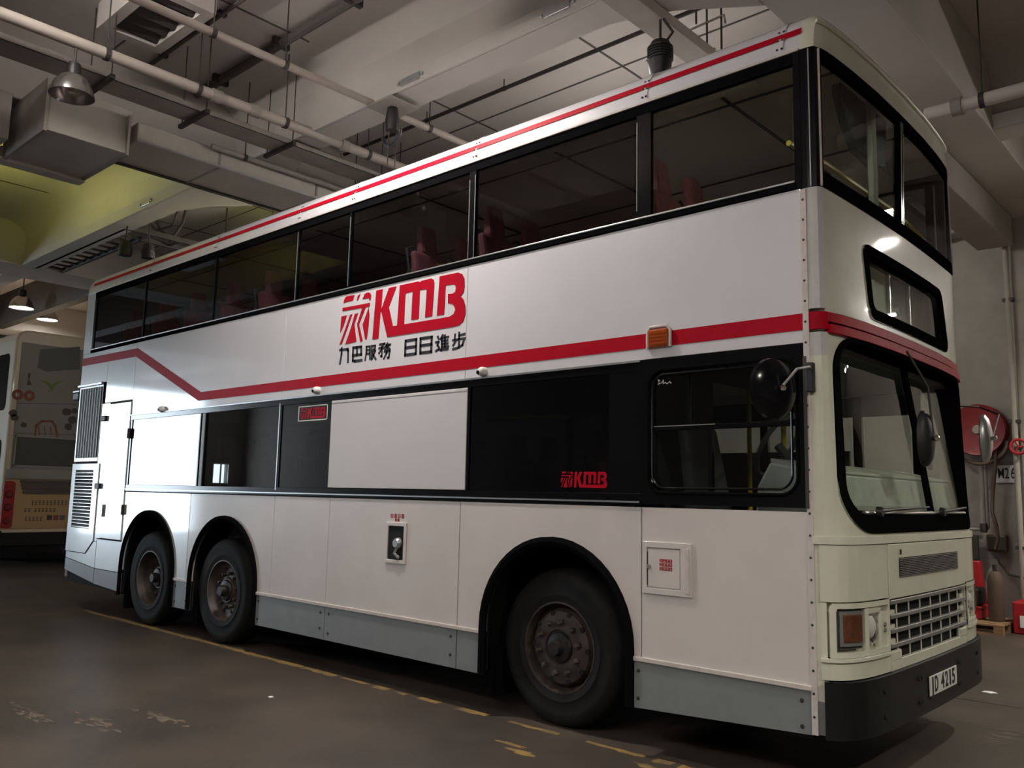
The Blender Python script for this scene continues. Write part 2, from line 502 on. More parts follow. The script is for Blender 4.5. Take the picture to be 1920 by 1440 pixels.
def _full(pl): return pl + [(x, 2.5 - y) for x, y in pl[-2::-1]]
LEVELS = [(.25, _full(PLAN_L)), (1.31, _full(PLAN_L)), (1.45, _full(PLAN_W)), (2.42, _full(PLAN_U)), (2.65, _full(PLAN_U)), (3.25, _full(PLAN_V)), (4.07, _full(PLAN_T)), (4.6, _full(PLAN_T))]
def plan(z):
    zs = [l[0] for l in LEVELS]
    i = max(0, min(len(zs) - 2, bisect.bisect_right(zs, z) - 1))
    t = max(0, min(1, (z - zs[i]) / (zs[i + 1] - zs[i])))
    return [(a[0] * (1 - t) + b[0] * t, a[1] * (1 - t) + b[1] * t) for a, b in zip(LEVELS[i][1], LEVELS[i + 1][1])]
def fpoint(u, z, off=0.):
    """point of the front skin: u runs 0..18 round the nose, off moves it outward"""
    pl = plan(z)
    i = min(17, int(u)); t = u - i
    a, b = Vector(pl[i]), Vector(pl[i + 1])
    p = a.lerp(b, t)
    a2 = Vector(pl[max(0, i - 1)]); b2 = Vector(pl[min(18, i + 2)])
    d = ((b - a).normalized() + (b2 - a2).normalized() * .6)
    n = Vector((d.y, -d.x)).normalized()
    return (p.x + n.x * off, p.y + n.y * off, z)
def u_of(y, z):
    pl = plan(z)
    for i in range(18):
        if y <= pl[i + 1][1] and pl[i + 1][1] > pl[i][1]:
            return i + max(0, (y - pl[i][1]) / (pl[i + 1][1] - pl[i][1]))
    return 18.
def fyz(y, z, off=0.):
    return fpoint(u_of(y, z), z, off)
def fpatch(u0, u1, z0, z1, off, thick, nu=14, nz=4):
    """curved panel of the nose between two u and two heights"""
    us = sorted(set([u0 + (u1 - u0) * k / nu for k in range(nu + 1)] + [k for k in range(19) if u0 < k < u1]))
    zs = [z0 + (z1 - z0) * k / nz for k in range(nz + 1)]
    g = G()
    A = [[fpoint(u, z, off) for u in us] for z in zs]
    B = [[fpoint(u, z, off - thick) for u in us] for z in zs]
    g.grid(A); g.grid([r[::-1] for r in B])
    for k in range(len(us) - 1):
        g.add([A[0][k], A[0][k + 1], B[0][k + 1], B[0][k]], [(0, 1, 2, 3)])
        g.add([A[-1][k], A[-1][k + 1], B[-1][k + 1], B[-1][k]], [(3, 2, 1, 0)])
    for k in range(len(zs) - 1):
        g.add([A[k][0], A[k + 1][0], B[k + 1][0], B[k][0]], [(0, 1, 2, 3)])
        g.add([A[k][-1], A[k + 1][-1], B[k + 1][-1], B[k][-1]], [(3, 2, 1, 0)])
    return g
def fring(outer, inner, off, thick):
    """ring between two outlines of equal length given in (y, z)"""
    g = G(); n = len(outer)
    A = [fyz(*p, off) for p in outer]; B = [fyz(*p, off) for p in inner]
    C = [fyz(*p, off - thick) for p in outer]; D = [fyz(*p, off - thick) for p in inner]
    for i in range(n):
        j = (i + 1) % n
        g.add([A[i], A[j], B[j], B[i]], [(0, 1, 2, 3)])
        g.add([B[i], B[j], D[j], D[i]], [(0, 1, 2, 3)])
        g.add([C[j], C[i], D[i], D[j]], [(0, 1, 2, 3)])
        g.add([A[j], A[i], C[i], C[j]], [(0, 1, 2, 3)])
    return g
def fbox(y0, y1, z0, z1, off, thick, nu=8, nz=2):
    return fpatch(u_of(y0, (z0 + z1) / 2), u_of(y1, (z0 + z1) / 2), z0, z1, off, thick, nu, nz)
def resample(poly, n):
    """closed outline resampled to n points by length, starting at poly[0]"""
    L = [0]
    P = [Vector(p) for p in poly] + [Vector(poly[0])]
    for a, b in zip(P, P[1:]): L.append(L[-1] + (b - a).length)
    out = []
    for k in range(n):
        s = L[-1] * k / n
        i = min(len(P) - 2, bisect.bisect_right(L, s) - 1)
        t = (s - L[i]) / max(1e-9, L[i + 1] - L[i])
        out.append(tuple(P[i].lerp(P[i + 1], t)))
    return out

bus = thing('double_decker_bus', 'white double-decker bus with red stripe, black windows and three axles', 'bus', (-4.9, 1.25, 0))
RX = -9.93                              # rear end
ARCH = [(-1.76, .615), (-5.99, .62), (-7.63, .63)]
AZ = .60
def arch_bottom(x, base):
    for c, r in ARCH:
        if abs(x - c) < r: return max(base, AZ + math.sqrt(max(0, r * r - (x - c) ** 2)))
    return base
def cut_panel(xa, xb, z0, z1):
    """outline of a side panel in X, Z with the wheel arches cut out"""
    pts = [(xb, z1), (xa, z1)]
    xsn = [xa]
    for c, r in ARCH:
        if xa < c + r and xb > c - r:
            for k in range(25):
                x = c - r * math.cos(math.pi * k / 24)
                if xa < x < xb: xsn.append(x)
    xsn.append(xb)
    out = []
    for x in sorted(set(xsn)):
        edge = any(abs(abs(x - c) - r) < 1e-6 for c, r in ARCH)
        if edge:
            c, r = [(c, r) for c, r in ARCH if abs(abs(x - c) - r) < 1e-6][0]
            seq = [(x, z0), (x, AZ)] if x < c else [(x, AZ), (x, z0)]
            out += seq
        else: out.append((x, arch_bottom(x, z0)))
    return pts + out
GAP = .003
# ---- near side, lower row of panels
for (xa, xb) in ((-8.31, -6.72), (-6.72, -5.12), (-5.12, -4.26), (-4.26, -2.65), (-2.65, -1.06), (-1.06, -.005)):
    G().prism(cut_panel(xa + GAP, xb - GAP, .56, 1.462), 'XZ', 0, .028).build('side_panel', 'white_lower' if xa > -6.8 else 'rear_daylit_white', bus, bevel=.002, seg=1)
G().prism([(-8.31, .56), (-8.31, 1.462), (-.005, 1.462), (-.005, .56)], 'XZ', .03, .034)
for (xa, xb) in ((-8.26, -7.63), (-6.98, -6.62), (-5.36, -4.26), (-4.26, -2.65), (-2.65, -2.385), (-1.14, -.005)):
    if xa == -8.26: continue
    za = .27
    poly = [(xa + GAP, .27), (xb - GAP, .27 if xb < -.1 else .325), (xb - GAP, .545), (xa + GAP, .545)]
    o = G().prism(poly, 'XZ', 0, .025).build('skirt_panel', 'skirt_grey', bus, bevel=.002, seg=1)
    if xb - xa > .3:
        for (sx, sz) in ((xa + .06, .49), (xb - .06, .49), (xa + .06, .33), (xb - .06, .36)):
            G().lathe([(0, -.007), (.009, -.006), (.012, 0)], (sx, 0, sz), n=8).build('screw', 'steel_dark', o)
for (xa, xb) in ((-5.36, -2.385), (-1.14, -.005), (-6.98, -6.62)):
    G().prism([(xa, .545), (xb, .545), (xb, .572), (xa, .572)], 'XZ', -.012, .02).build('skirt_rail', 'trim_pale', bus, bevel=.004)
# backing behind the panels so that the joints read dark
G().prism(cut_panel(RX + .05, -.02, .3, 1.45), 'XZ', .03, .045).build('body_frame', 'dark_void', bus)
# wheel arches: rubber lip, well
for c, r in ARCH:
    lip = [(c - r - .005, .28), (c - r - .005, AZ)] + [(c - (r + .005) * math.cos(math.pi * k / 24), AZ + (r + .005) * math.sin(math.pi * k / 24)) for k in range(1, 24)] + [(c + r + .005, AZ), (c + r + .005, .27)]
    g = G()
    prof = [(-.028, .0), (-.028, -.018), (.0, -.034), (.03, -.022), (.03, .03)]
    rows = []
    for i, (x, z) in enumerate(lip):
        a = Vector(lip[max(0, i - 1)]); b = Vector(lip[min(len(lip) - 1, i + 1)])
        d = (b - a).normalized(); n = Vector((-d.y, d.x))
        rows.append([(x + n.x * q, yy, z + n.y * q) for q, yy in prof])
    g.grid(rows)
    g.build('wheel_arch_lip', 'rubber', bus, smooth=True)
    g = G()
    rows = [[(x, .02, z), (x, .62, z)] for x, z in lip]
    g.grid(rows)
    g.prism([lip[0]] + lip[1:], 'XZ', .62, .64)
    g.build('wheel_well', 'chassis', bus)
    G().box(c - r + .01, c - r + .05, .05, .5, .12, .45).build('mud_flap', 'rubber', bus)

# ---- lower window band
for (za, zb) in ((1.47, 1.545), (2.308, 2.372)):
    G().box(-8.33, -1.06, -.004, .03, za, zb).build('window_band_frame', 'black_gloss', bus, bevel=.003)
G().box(-8.34, -1.07, -.012, .0, 1.487, 1.498).build('band_bead', 'alu', bus)
G().box(-8.34, -1.07, -.014, .0, 2.362, 2.374).build('band_bead', 'alu', bus)
for (xa, xb) in ((-8.27, -6.64), (-6.62, -5.13), (-5.09, -4.30), (-2.60, -1.30)):
    G().box(xa, xb, .008, .020, 1.545, 2.308).build('window_pane', 'glass_side', bus)
for (xa, xb, m) in ((-8.34, -8.27, 'black_gloss'), (-6.64, -6.62, 'black_gloss'), (-5.135, -5.085, 'black_gloss'), (-4.33, -4.295, 'black_gloss'), (-2.605, -2.575, 'black_gloss'), (-1.31, -1.05, 'black_gloss')):
    G().box(xa, xb, -.001, .03, 1.545, 2.308).build('window_post', m, bus)
G().box(-5.122, -5.108, -.006, .0, 1.52, 2.33).build('post_bead', 'alu', bus)
wp = G().box(-4.295, -2.602, -.008, .02, 1.548, 2.306).build('blanking_panel', 'white_board', bus, bevel=.004)
G().box(-4.29, -2.61, -.011, -.007, 2.284, 2.300).build('panel_fold', 'white_board', wp)
tag(wp, 'plain pale grey board filling a lower window opening')
# ---- cab side window in its black surround
out = resample([(-1.06, 1.482), (-.012, 1.482), (-.012, 2.372), (-1.06, 2.372)], 4)
ins = rrect(-1.005, -.055, 1.55, 2.30, .10, 8)
def ringXZ(outer, inner, y0, y1):
    g = G(); n = len(inner)
    A = [(p[0], y0, p[1]) for p in outer]; B = [(p[0], y0, p[1]) for p in inner]
    C = [(p[0], y1, p[1]) for p in outer]; D = [(p[0], y1, p[1]) for p in inner]
    for i in range(n):
        j = (i + 1) % n
        g.add([A[i], A[j], B[j], B[i]], [(0, 1, 2, 3)]); g.add([C[j], C[i], D[i], D[j]], [(0, 1, 2, 3)])
        g.add([B[i], B[j], D[j], D[i]], [(0, 1, 2, 3)]); g.add([A[j], A[i], C[i], C[j]], [(0, 1, 2, 3)])
    return g
def boxed(pts, x0, x1, z0, z1):
    """points of a rounded outline pushed out radially to the rectangle"""
    cx, cz = (x0 + x1) / 2, (z0 + z1) / 2
    res = []
    for (x, z) in pts:
        dx, dz = x - cx, z - cz
        s = min((x1 - cx) / abs(dx) if abs(dx) > 1e-9 else 1e9, (z1 - cz) / abs(dz) if abs(dz) > 1e-9 else 1e9)
        res.append((cx + dx * s, cz + dz * s))
    # snap the corner points so that the rectangle keeps its corners
    for c in ((x0, z0), (x1, z0), (x1, z1), (x0, z1)):
        k = min(range(len(res)), key=lambda i: (res[i][0] - c[0]) ** 2 + (res[i][1] - c[1]) ** 2)
        res[k] = c
    return res
cs = ringXZ(boxed(ins, -1.06, -.012, 1.482, 2.372), ins, -.006, .03).build('cab_window_surround', 'black_gloss', bus)
for (d, rr, m) in ((.0, .011, 'rubber'), (.03, .007, 'black_gloss')):
    pts = rrect(-1.005 + d, -.055 - d, 1.55 + d, 2.30 - d, .10 - d * .5, 8)
    G().tube([(x, -.008, z) for x, z in pts], rr, 8, closed=True).build('window_gasket', m, bus, smooth=True)
G().box(-.985, -.075, .006, .018, 1.955, 2.285).build('window_pane', 'glass_cab', bus)
G().box(-.985, -.075, .012, .024, 1.565, 1.925).build('window_pane', 'glass_cab', bus)
G().box(-.99, -.07, -.006, .03, 1.925, 1.955).build('window_rail', 'black_gloss', bus, bevel=.004)
G().box(-.985, -.55, -.007, -.002, 1.950, 1.955).build('rail_bead', 'alu', bus)
G().box(-.60, -.575, .0, .03, 1.565, 1.925).build('window_stile', 'black_gloss', bus)
G().box(-.74, -.725, .0, .03, 1.955, 2.285).build('window_stile', 'black_gloss', bus)
g = G()
sc_ = [(-.93, 2.235), (-.945, 2.245), (-.935, 2.225), (-.945, 2.212), (-.915, 2.222), (-.905, 2.238), (-.905, 2.215), (-.89, 2.222), (-.88, 2.212), (-.86, 2.224), (-.85, 2.214)]
stroke(g, sc_, .005, lambda x, z, d: (x, .003 - d, z), .002)
g.build('window_sticker', 'plate_white', bus)

# ---- upper side panels
for (xa, xb, m) in ((RX, -9.10, 'rear_daylit_white'), (-8.31, -5.10, 'white_upper'), (-5.10, -2.64, 'white_upper'), (-2.64, -.012, 'white_upper')):
    G().box(xa + GAP / 2, xb - GAP / 2, 0, .028, (2.376 if m == 'white_upper' else 2.83), 3.249).build('side_panel', m, bus, bevel=.002, seg=1)
G().box(-9.10 + GAP / 2, -8.31 - GAP / 2, 0, .028, 2.56, 3.249).build('side_panel', 'rear_daylit_white', bus, bevel=.002, seg=1)
# upper window band
UX = [-9.62, -8.20, -6.53, -4.97, -4.15, -2.64, -1.10, -.045]
G().box(-9.68, -.03, -.010, .03, 3.251, 3.286).build('window_band_frame', 'rubber', bus, bevel=.006)
G().box(-9.66, -.04, -.014, .01, 3.288, 3.301).build('band_bead', 'alu', bus, bevel=.003)
G().box(-9.68, -.03, -.002, .03, 3.995, 4.07).build('window_band_frame', 'rubber', bus)
for xa, xb in zip(UX, UX[1:]):
    G().box(xa + .012, xb - .012, .008, .020, 3.295, 4.0).build('window_pane', 'glass_upper_clear' if xb > -.5 else 'glass_upper', bus)
for x, w, m in ((-9.65, .03, 'black_gloss'), (-8.20, .018, 'black_gloss'), (-6.53, .014, 'black_gloss'), (-4.97, .012, 'black_gloss'), (-4.15, .010, 'black_gloss'), (-2.615, .035, 'black_gloss'), (-1.05, .055, 'black_gloss')):
    G().box(x - w, x + w, -.001, .03, 3.295, 4.0).build('window_post', m, bus)
for x, z0, z1 in ((-4.975, 3.3, 3.97), (-4.155, 3.32, 3.95), (-2.645, 3.3, 3.93), (-2.585, 3.3, 3.96), (-1.100, 3.35, 3.95)):
    G().box(x - .003, x + .003, -.004, .0, z0, z1).build('post_bead', 'grille_grey', bus)
G().box(-9.70, -9.67, -.004, .03, 3.25, 4.08).build('corner_bead', 'rear_daylit_white', bus)
G().box(RX, -9.70, 0, .03, 3.251, 4.07).build('side_panel', 'rear_daylit_white', bus)
# ---- cove and roof
COVE = [(0., 4.068), (.0, 4.11), (.012, 4.17), (.035, 4.23), (.075, 4.285), (.14, 4.33), (.25, 4.36), (.6, 4.385), (1.25, 4.395)]
prof = COVE + [(2.5 - y, z) for y, z in COVE[-2::-1]]
nC = 7
g = G(); g.grid([[(RX + .03, y, z) for y, z in prof], [(0, y, z) for y, z in prof]])
roof = g.build('roof', 'white_upper', bus, smooth=True)
for x in (-.115, -1.045, -2.60, -4.12, -4.97, -6.55, -8.1):
    rows = [[(x - .022, y - .004, z + .003) for y, z in COVE[:7]], [(x + .022, y - .004, z + .003) for y, z in COVE[:7]]]
    s = G().grid(rows).build('roof_strap', 'white_upper', roof, smooth=True)
    for k in (1, 2, 3):
        y, z = COVE[k]
        for dx in (-.014, .014):
            G().lathe([(0, -.006), (.006, -.004), (.008, 0)], (x + dx, y - .005, z), n=6).build('rivet', 'steel_dark', s)
# red cove stripe
sp = [(.0105, 4.168), (.0215, 4.20), (.0255, 4.211)]
G().grid([[(-9.8, y - .004, z) for y, z in sp], [(.01, y - .004, z) for y, z in sp]]).build('cove_stripe', 'red_vinyl', roof)
# rain gutter under the cove
G().box(RX + .05, 0, -.012, .01, 4.062, 4.078).build('gutter', 'trim_pale', roof, bevel=.003)
# drain nipples on the roof edge
for x in (-8.14, -1.02):
    G().tube([(x, .05, 4.28), (x, .03, 4.34), (x, .0, 4.36)], .016, 8).build('roof_eyelet', 'alu', roof, smooth=True)
# ---- far side, rear, floors: what closes the body
FAR = 2.5
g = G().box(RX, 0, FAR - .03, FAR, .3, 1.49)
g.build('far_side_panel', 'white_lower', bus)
G().box(RX, -.05, FAR - .03, FAR, 2.36, 3.25).build('far_side_panel', 'white_upper', bus)
G().box(RX, 0, FAR - .03, FAR, 3.99, 4.07).build('far_side_rail', 'black_gloss', bus)
for xa, xb in zip(UX, UX[1:]):
    G().box(xa + .03, xb - .03, FAR - .02, FAR - .01, 3.25, 3.99).build('window_pane', 'glass_upper', bus)
    G().box(xb - .03, xb + .03, FAR - .03, FAR, 3.25, 3.99).build('window_post', 'black_gloss', bus)
for xa, xb in ((-8.3, -6.6), (-6.6, -5.1), (-5.1, -3.6), (-3.6, -2.2)):
    G().box(xa + .03, xb - .03, FAR - .02, FAR - .01, 1.49, 2.36).build('window_pane', 'glass_side', bus)
    G().box(xb - .04, xb + .04, FAR - .03, FAR, 1.49, 2.36).build('window_post', 'black_gloss', bus)
# folding front door on the far side: posts and glass
for x in (-1.45, -1.05, -.65, -.20):
    G().box(x - .035, x + .035, FAR - .04, FAR, 1.49, 2.36).build('door_post', 'black_gloss', bus)
G().box(-2.2, -.72, FAR - .035, FAR - .005, 1.49, 1.93).build('door_panel', 'interior_dark', bus)
G().box(-2.2, -.18, FAR - .035, FAR - .005, 2.20, 2.36).build('door_header', 'interior_dark', bus)
G().box(-1.15, .06, .06, FAR - .06, 2.36, 2.438).build('cab_ceiling', 'interior_dark', bus)  # header and ceiling added dark to darken the view through the windscreen
for xa, xb in ((-2.16, -1.5), (-1.4, -1.1), (-1.0, -.7), (-.6, -.25)):
    G().box(xa, xb, FAR - .02, FAR - .01, 1.49, 2.36).build('door_pane', 'glass_far', bus)
G().box(RX, RX + .04, 0.0, FAR, .35, 4.07).build('rear_panel', 'rear_daylit_white', bus, bevel=.03)
g = G(); g.prism([(y, z) for y, z in prof], 'YZ', RX, RX + .04); g.build('rear_dome', 'rear_daylit_white', bus)
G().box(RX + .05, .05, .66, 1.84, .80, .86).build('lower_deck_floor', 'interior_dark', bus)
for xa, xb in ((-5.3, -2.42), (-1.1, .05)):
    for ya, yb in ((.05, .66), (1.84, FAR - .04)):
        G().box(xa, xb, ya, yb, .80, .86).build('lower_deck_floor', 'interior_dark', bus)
G().box(RX + .05, .09, .04, FAR - .04, 2.44, 2.56).build('upper_deck_floor', 'interior_pale', bus)
ceil_in = G().box(RX + .06, .02, .06, FAR - .06, 4.20, 4.215).build('saloon_ceiling', 'interior_pale', bus)
for x in (-8.6, -7.0, -5.4, -3.8, -2.2, -.75):
    G().box(x - .012, x + .012, .06, FAR - .06, 4.192, 4.201).build('ceiling_strip', 'interior_dark', ceil_in)
for y in (.62, 1.88):
    G().box(RX + .06, .02, y - .01, y + .01, 4.192, 4.201).build('ceiling_strip', 'interior_dark', ceil_in)
for y0, y1 in ((.05, .12), (FAR - .12, FAR - .05)):
    G().prism([(y0, 4.0), (y1, 4.0), (y1 + (.1 if y0 < 1 else 0), 4.2), (y0 - (.1 if y0 > 1 else 0), 4.2)], 'YZ', RX + .1, -.3).build('air_duct_cove', 'interior_pale', bus)
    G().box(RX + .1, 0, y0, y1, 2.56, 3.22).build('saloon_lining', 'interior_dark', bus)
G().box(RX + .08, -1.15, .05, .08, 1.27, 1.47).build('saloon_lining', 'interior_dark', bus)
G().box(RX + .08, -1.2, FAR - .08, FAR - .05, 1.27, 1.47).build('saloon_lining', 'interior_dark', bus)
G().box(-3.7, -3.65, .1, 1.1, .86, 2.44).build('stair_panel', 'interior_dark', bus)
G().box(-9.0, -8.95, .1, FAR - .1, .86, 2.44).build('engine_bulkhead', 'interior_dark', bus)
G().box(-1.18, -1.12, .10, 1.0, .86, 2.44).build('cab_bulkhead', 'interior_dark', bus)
G().box(-9.4, -.05, .66, 1.84, .34, .80).build('chassis_frame', 'chassis', bus)
G().box(-5.3, -2.5, .10, 2.4, .36, .80).build('underfloor_units', 'chassis', bus)
G().box(-1.05, .0, .12, 2.38, .36, .80).build('underfloor_units', 'chassis', bus)
G().box(-9.85, -8.35, .06, 2.4, .40, .80).build('underfloor_units', 'chassis', bus)
for y in (.3, 2.2):
    pass
# ---- rear quarter of the near side
def panel(name, xa, xb, za, zb, m, y0=0., y1=.028, bevel=.003, par=None):
    return G().box(xa, xb, y0, y1, za, zb).build(name, m, par or bus, bevel=bevel, seg=1)
panel('side_panel', -9.175, -8.935, .885, 2.553, 'rear_daylit_white')
G().prism([(-9.005, .525), (-8.30, .525), (-8.30, .878), (-9.005, .878)], 'XZ', 0, .028).build('side_panel', 'rear_daylit_white', bus, bevel=.003)
G().prism([(-9.005, .34), (-8.275, .305), (-8.275, .52), (-9.005, .52)], 'XZ', -.002, .025).build('skirt_panel', 'skirt_grey', bus, bevel=.003)
G().prism([(RX, .45), (-9.015, .345), (-9.015, .52), (RX, .60)], 'XZ', -.002, .025).build('skirt_panel', 'skirt_grey', bus, bevel=.003)
G().prism([(RX, .605), (-9.015, .525), (-9.015, .84), (-9.10, .84), (-9.31, .68), (RX, .68)], 'XZ', 0, .028).build('side_panel', 'rear_daylit_white', bus, bevel=.003)
G().prism([(-9.09, .885), (-9.015, .885), (-9.015, .845), (-9.09, .845)], 'XZ', 0, .028).build('side_panel', 'rear_daylit_white', bus)
door = panel('engine_door', -8.915, -8.318, .892, 2.535, 'rear_daylit_white', -.012, .02, .006)
G().box(-8.86, -8.84, -.035, -.012, 1.15, 1.30).build('door_handle', 'alu', door, bevel=.006)
for z in (1.25, 2.15):
    G().box(-8.33, -8.30, -.03, 0, z - .06, z + .06).build('hinge', 'steel_dark', door, bevel=.006)
panel('body_frame', -8.94, -8.30, .88, 2.555, 'dark_void', .03, .04)
for (x, z) in ((-9.06, 2.36), (-9.08, 1.52)):
    panel('door_latch', x - .07, x + .07, z - .035, z + .035, 'black_plastic', -.03, .0, .008)
# upper cooling mesh
mf = panel('mesh_frame', -9.915, -9.18, 1.83, 2.822, 'alu', -.004, .0)
G().box(-9.87, -9.215, -.012, -.003, 1.875, 2.78).build('cooling_mesh', 'mesh_grey', mf)
for k in range(9):
    x = -9.85 + k * .078
    G().box(x, x + .012, -.018, -.010, 1.88, 2.775).build('mesh_bar', 'grille_grey', mf)
panel('mesh_visor', -9.93, -9.17, 2.80, 2.835, 'alu', -.035, .0, .006)
panel('body_frame', RX + .01, -9.16, .70, 2.84, 'dark_void', .012, .03)
# louvre panel
lv = ringXZ([(-9.925, .69), (-9.31, .69), (-9.10, .85), (-9.10, 1.80), (-9.925, 1.80)], [(-9.81, .99), (-9.5, .99), (-9.245, .99), (-9.245, 1.72), (-9.81, 1.72)], -.012, .018).build('louvre_panel', 'rear_daylit_white', bus)
for k in range(17):
    z = 1.00 + k * .0425
    G().hexa([(-9.81, -.014, z), (-9.245, -.014, z), (-9.245, .012, z + .022), (-9.81, .012, z + .022), (-9.81, -.014, z + .008), (-9.245, -.014, z + .008), (-9.245, .012, z + .03), (-9.81, .012, z + .03)]).build('louvre_slat', 'rear_daylit_white', lv)
# small rear-view camera on a stalk behind the rear corner
rc = G().box(-10.22, -10.02, .02, .14, 2.66, 2.76).build('reversing_camera', 'black_plastic', bus, bevel=.015)
G().box(-10.22, -10.0, .015, .145, 2.76, 2.785).build('camera_hood', 'alu', rc, bevel=.008)
G().rod((-10.05, .08, 2.7), (RX, .08, 2.7), .015).build('camera_stalk', 'steel_dark', rc)

# ---- red stripes and lettering of the near side
top = [(RX, 3.198), (-8.28, 3.178), (-6.66, 2.539), (.0, 2.539)]
bot = [(RX, 3.098), (-8.31, 3.078), (-6.70, 2.447), (.0, 2.447)]
G().prism(bot + top[::-1], 'XZ', -.003, .0005).build('side_stripe', 'red_vinyl', bus)
def zpx(x, y):
    q = pix(620 + x * .1458333, 500 + y * .1458333, 1, -.003)
    return (q.x, q.z)
LOGO = {
 'emblem': [[(165, 468), (168, 435), (190, 390), (220, 376), (305, 364), (287, 432)], [(348, 372), (382, 350), (352, 430), (334, 434)], [(408, 418), (438, 348), (478, 328), (508, 338), (520, 370), (512, 435), (496, 438), (492, 402)],
            [(152, 530), (504, 464), (500, 512), (150, 572)], [(138, 640), (208, 626), (166, 760), (122, 855), (128, 740)], [(250, 617), (278, 610), (220, 780), (140, 995), (112, 1005), (186, 800)],
            [(310, 606), (352, 598), (302, 742), (330, 962), (186, 1000), (262, 780)], [(404, 530), (450, 520), (364, 742), (410, 955), (380, 966), (338, 742)], [(488, 525), (496, 620), (486, 760), (462, 938), (442, 930), (410, 745)]],
 'lettering': [[(585, 305), (668, 288), (650, 545), (640, 590), (612, 926), (534, 936), (560, 600)], [(640, 575), (748, 274), (846, 250), (748, 520), (655, 590)], [(648, 570), (746, 516), (800, 775), (725, 906)],
               [(850, 780), (888, 240), (966, 225), (942, 760)], [(888, 240), (1130, 188), (1146, 202), (1166, 182), (1290, 150), (1322, 165), (1332, 215), (1326, 285), (1150, 296), (956, 345)],
               [(1056, 250), (1152, 230), (1130, 670), (1034, 686)], [(1236, 250), (1332, 220), (1304, 636), (1212, 652)], [(1400, 125), (1486, 105), (1456, 615), (1364, 628)],
               [(1400, 125), (1640, 74), (1690, 95), (1718, 155), (1721, 270), (1612, 285), (1602, 242), (1576, 226), (1474, 240), (1395, 250)],
               [(1508, 350), (1568, 345), (1600, 322), (1612, 268), (1721, 248), (1708, 325), (1670, 382), (1705, 420), (1729, 500), (1730, 575), (1602, 560), (1590, 510), (1560, 476), (1508, 472)],
               [(1602, 548), (1730, 530), (1731, 610), (1702, 700), (1652, 750), (1582, 772), (725, 906), (702, 800), (795, 765), (1400, 665), (1530, 640), (1580, 608)]]}
for part, polys in LOGO.items():
    g = G()
    for k, po_ in enumerate(polys):
        g.prism([zpx(*p) for p in po_], 'XZ', -.0026 - .0001 * k, .0005)
    tag(g.build('logo_' + part, 'red_vinyl', bus, fix=False), 'red logo lettering on the white side')
HAN = [
 [[(118, 1072), (216, 1062), (222, 1080), (220, 1225)], [(140, 1050), (138, 1120), (118, 1245)]],
 [[(290, 1042), (390, 1030), (390, 1128), (282, 1142)], [(337, 1040), (335, 1132)], [(288, 1042), (282, 1205), (310, 1214), (396, 1202)]],
 [[(458, 1030), (456, 1110), (442, 1200)], [(458, 1030), (504, 1025), (502, 1185)], [(458, 1075), (500, 1070)], [(458, 1120), (500, 1115)], [(528, 1020), (572, 1015), (566, 1058), (548, 1064)], [(528, 1020), (524, 1190)], [(530, 1090), (570, 1084), (530, 1185)], [(536, 1115), (576, 1188)]],
 [[(630, 1000), (690, 990), (652, 1035)], [(620, 1050), (690, 1040)], [(657, 1040), (655, 1150), (642, 1150)], [(655, 1060), (620, 1110)], [(728, 985), (702, 1030)], [(712, 1010), (766, 1000)], [(750, 1010), (696, 1070)], [(712, 1022), (760, 1060)], [(690, 1092), (758, 1082), (746, 1168), (730, 1170)], [(726, 1066), (716, 1110), (682, 1180)]],
 [[(962, 955), (1098, 934), (1092, 1118), (955, 1136), (962, 955)], [(958, 1044), (1095, 1024)]],
 [[(1155, 924), (1298, 904), (1290, 1092), (1150, 1110), (1155, 924)], [(1153, 1016), (1294, 996)]],
 [[(1375, 900), (1386, 925)], [(1350, 972), (1386, 965), (1370, 1010), (1392, 1040)], [(1350, 1085), (1388, 1060), (1420, 1072), (1504, 1056)], [(1437, 880), (1412, 930)], [(1427, 912), (1427, 1042)], [(1427, 916), (1510, 902)], [(1427, 956), (1500, 946)], [(1427, 996), (1500, 986)], [(1427, 1036), (1510, 1026)], [(1467, 885), (1467, 1030)]],
 [[(1650, 848), (1646, 930)], [(1650, 884), (1720, 864)], [(1597, 872), (1592, 935)], [(1570, 946), (1724, 920)], [(1648, 930), (1645, 1020)], [(1602, 962), (1572, 1010)], [(1708, 950), (1692, 1005), (1640, 1040), (1570, 1060)]]]
for k, ch in enumerate(HAN):
    g = G()
    for st in ch:
        stroke(g, [zpx(*p) for p in st], .0235 if k in (0, 1, 4, 5) else .0185, lambda x, z, d: (x, .0005 - d, z), .003)
    g.build('character', 'ink', bus, fix=False)
# the same logo, small, on two lower windows
base = [zpx(p[0], p[1]) for po_ in LOGO['emblem'] + LOGO['lettering'] for p in po_]
lx0, lx1 = min(p[0] for p in base), max(p[0] for p in base)
lz0, lz1 = min(p[1] for p in base), max(p[1] for p in base)
for (x0, x1, z0, z1, back) in ((-1.705, -1.325, 1.575, 1.682, False), (-4.79, -4.40, 2.165, 2.265, True)):
    g = G()
    def fit(p):
        x, z = zpx(*p)
        return (x0 + (x - lx0) / (lx1 - lx0) * (x1 - x0), z0 + (z - lz0) / (lz1 - lz0) * (z1 - z0))
    k = 0
    for polys in LOGO.values():
        for po_ in polys:
            k += 1
            g.prism([fit(p) for p in po_], 'XZ', .0068 - .00005 * k, .0078)
    g.build('window_decal', 'red_vinyl', bus, fix=False)
    if back:
        g = G()
        for (a, b, c, d) in ((-4.82, -4.37, 2.275, 2.285), (-4.82, -4.37, 2.145, 2.155), (-4.82, -4.81, 2.145, 2.285), (-4.38, -4.37, 2.145, 2.285)):
            g.box(a, b, .0055, .0078, c, d)
        g.build('window_decal', 'interior_pale', bus)

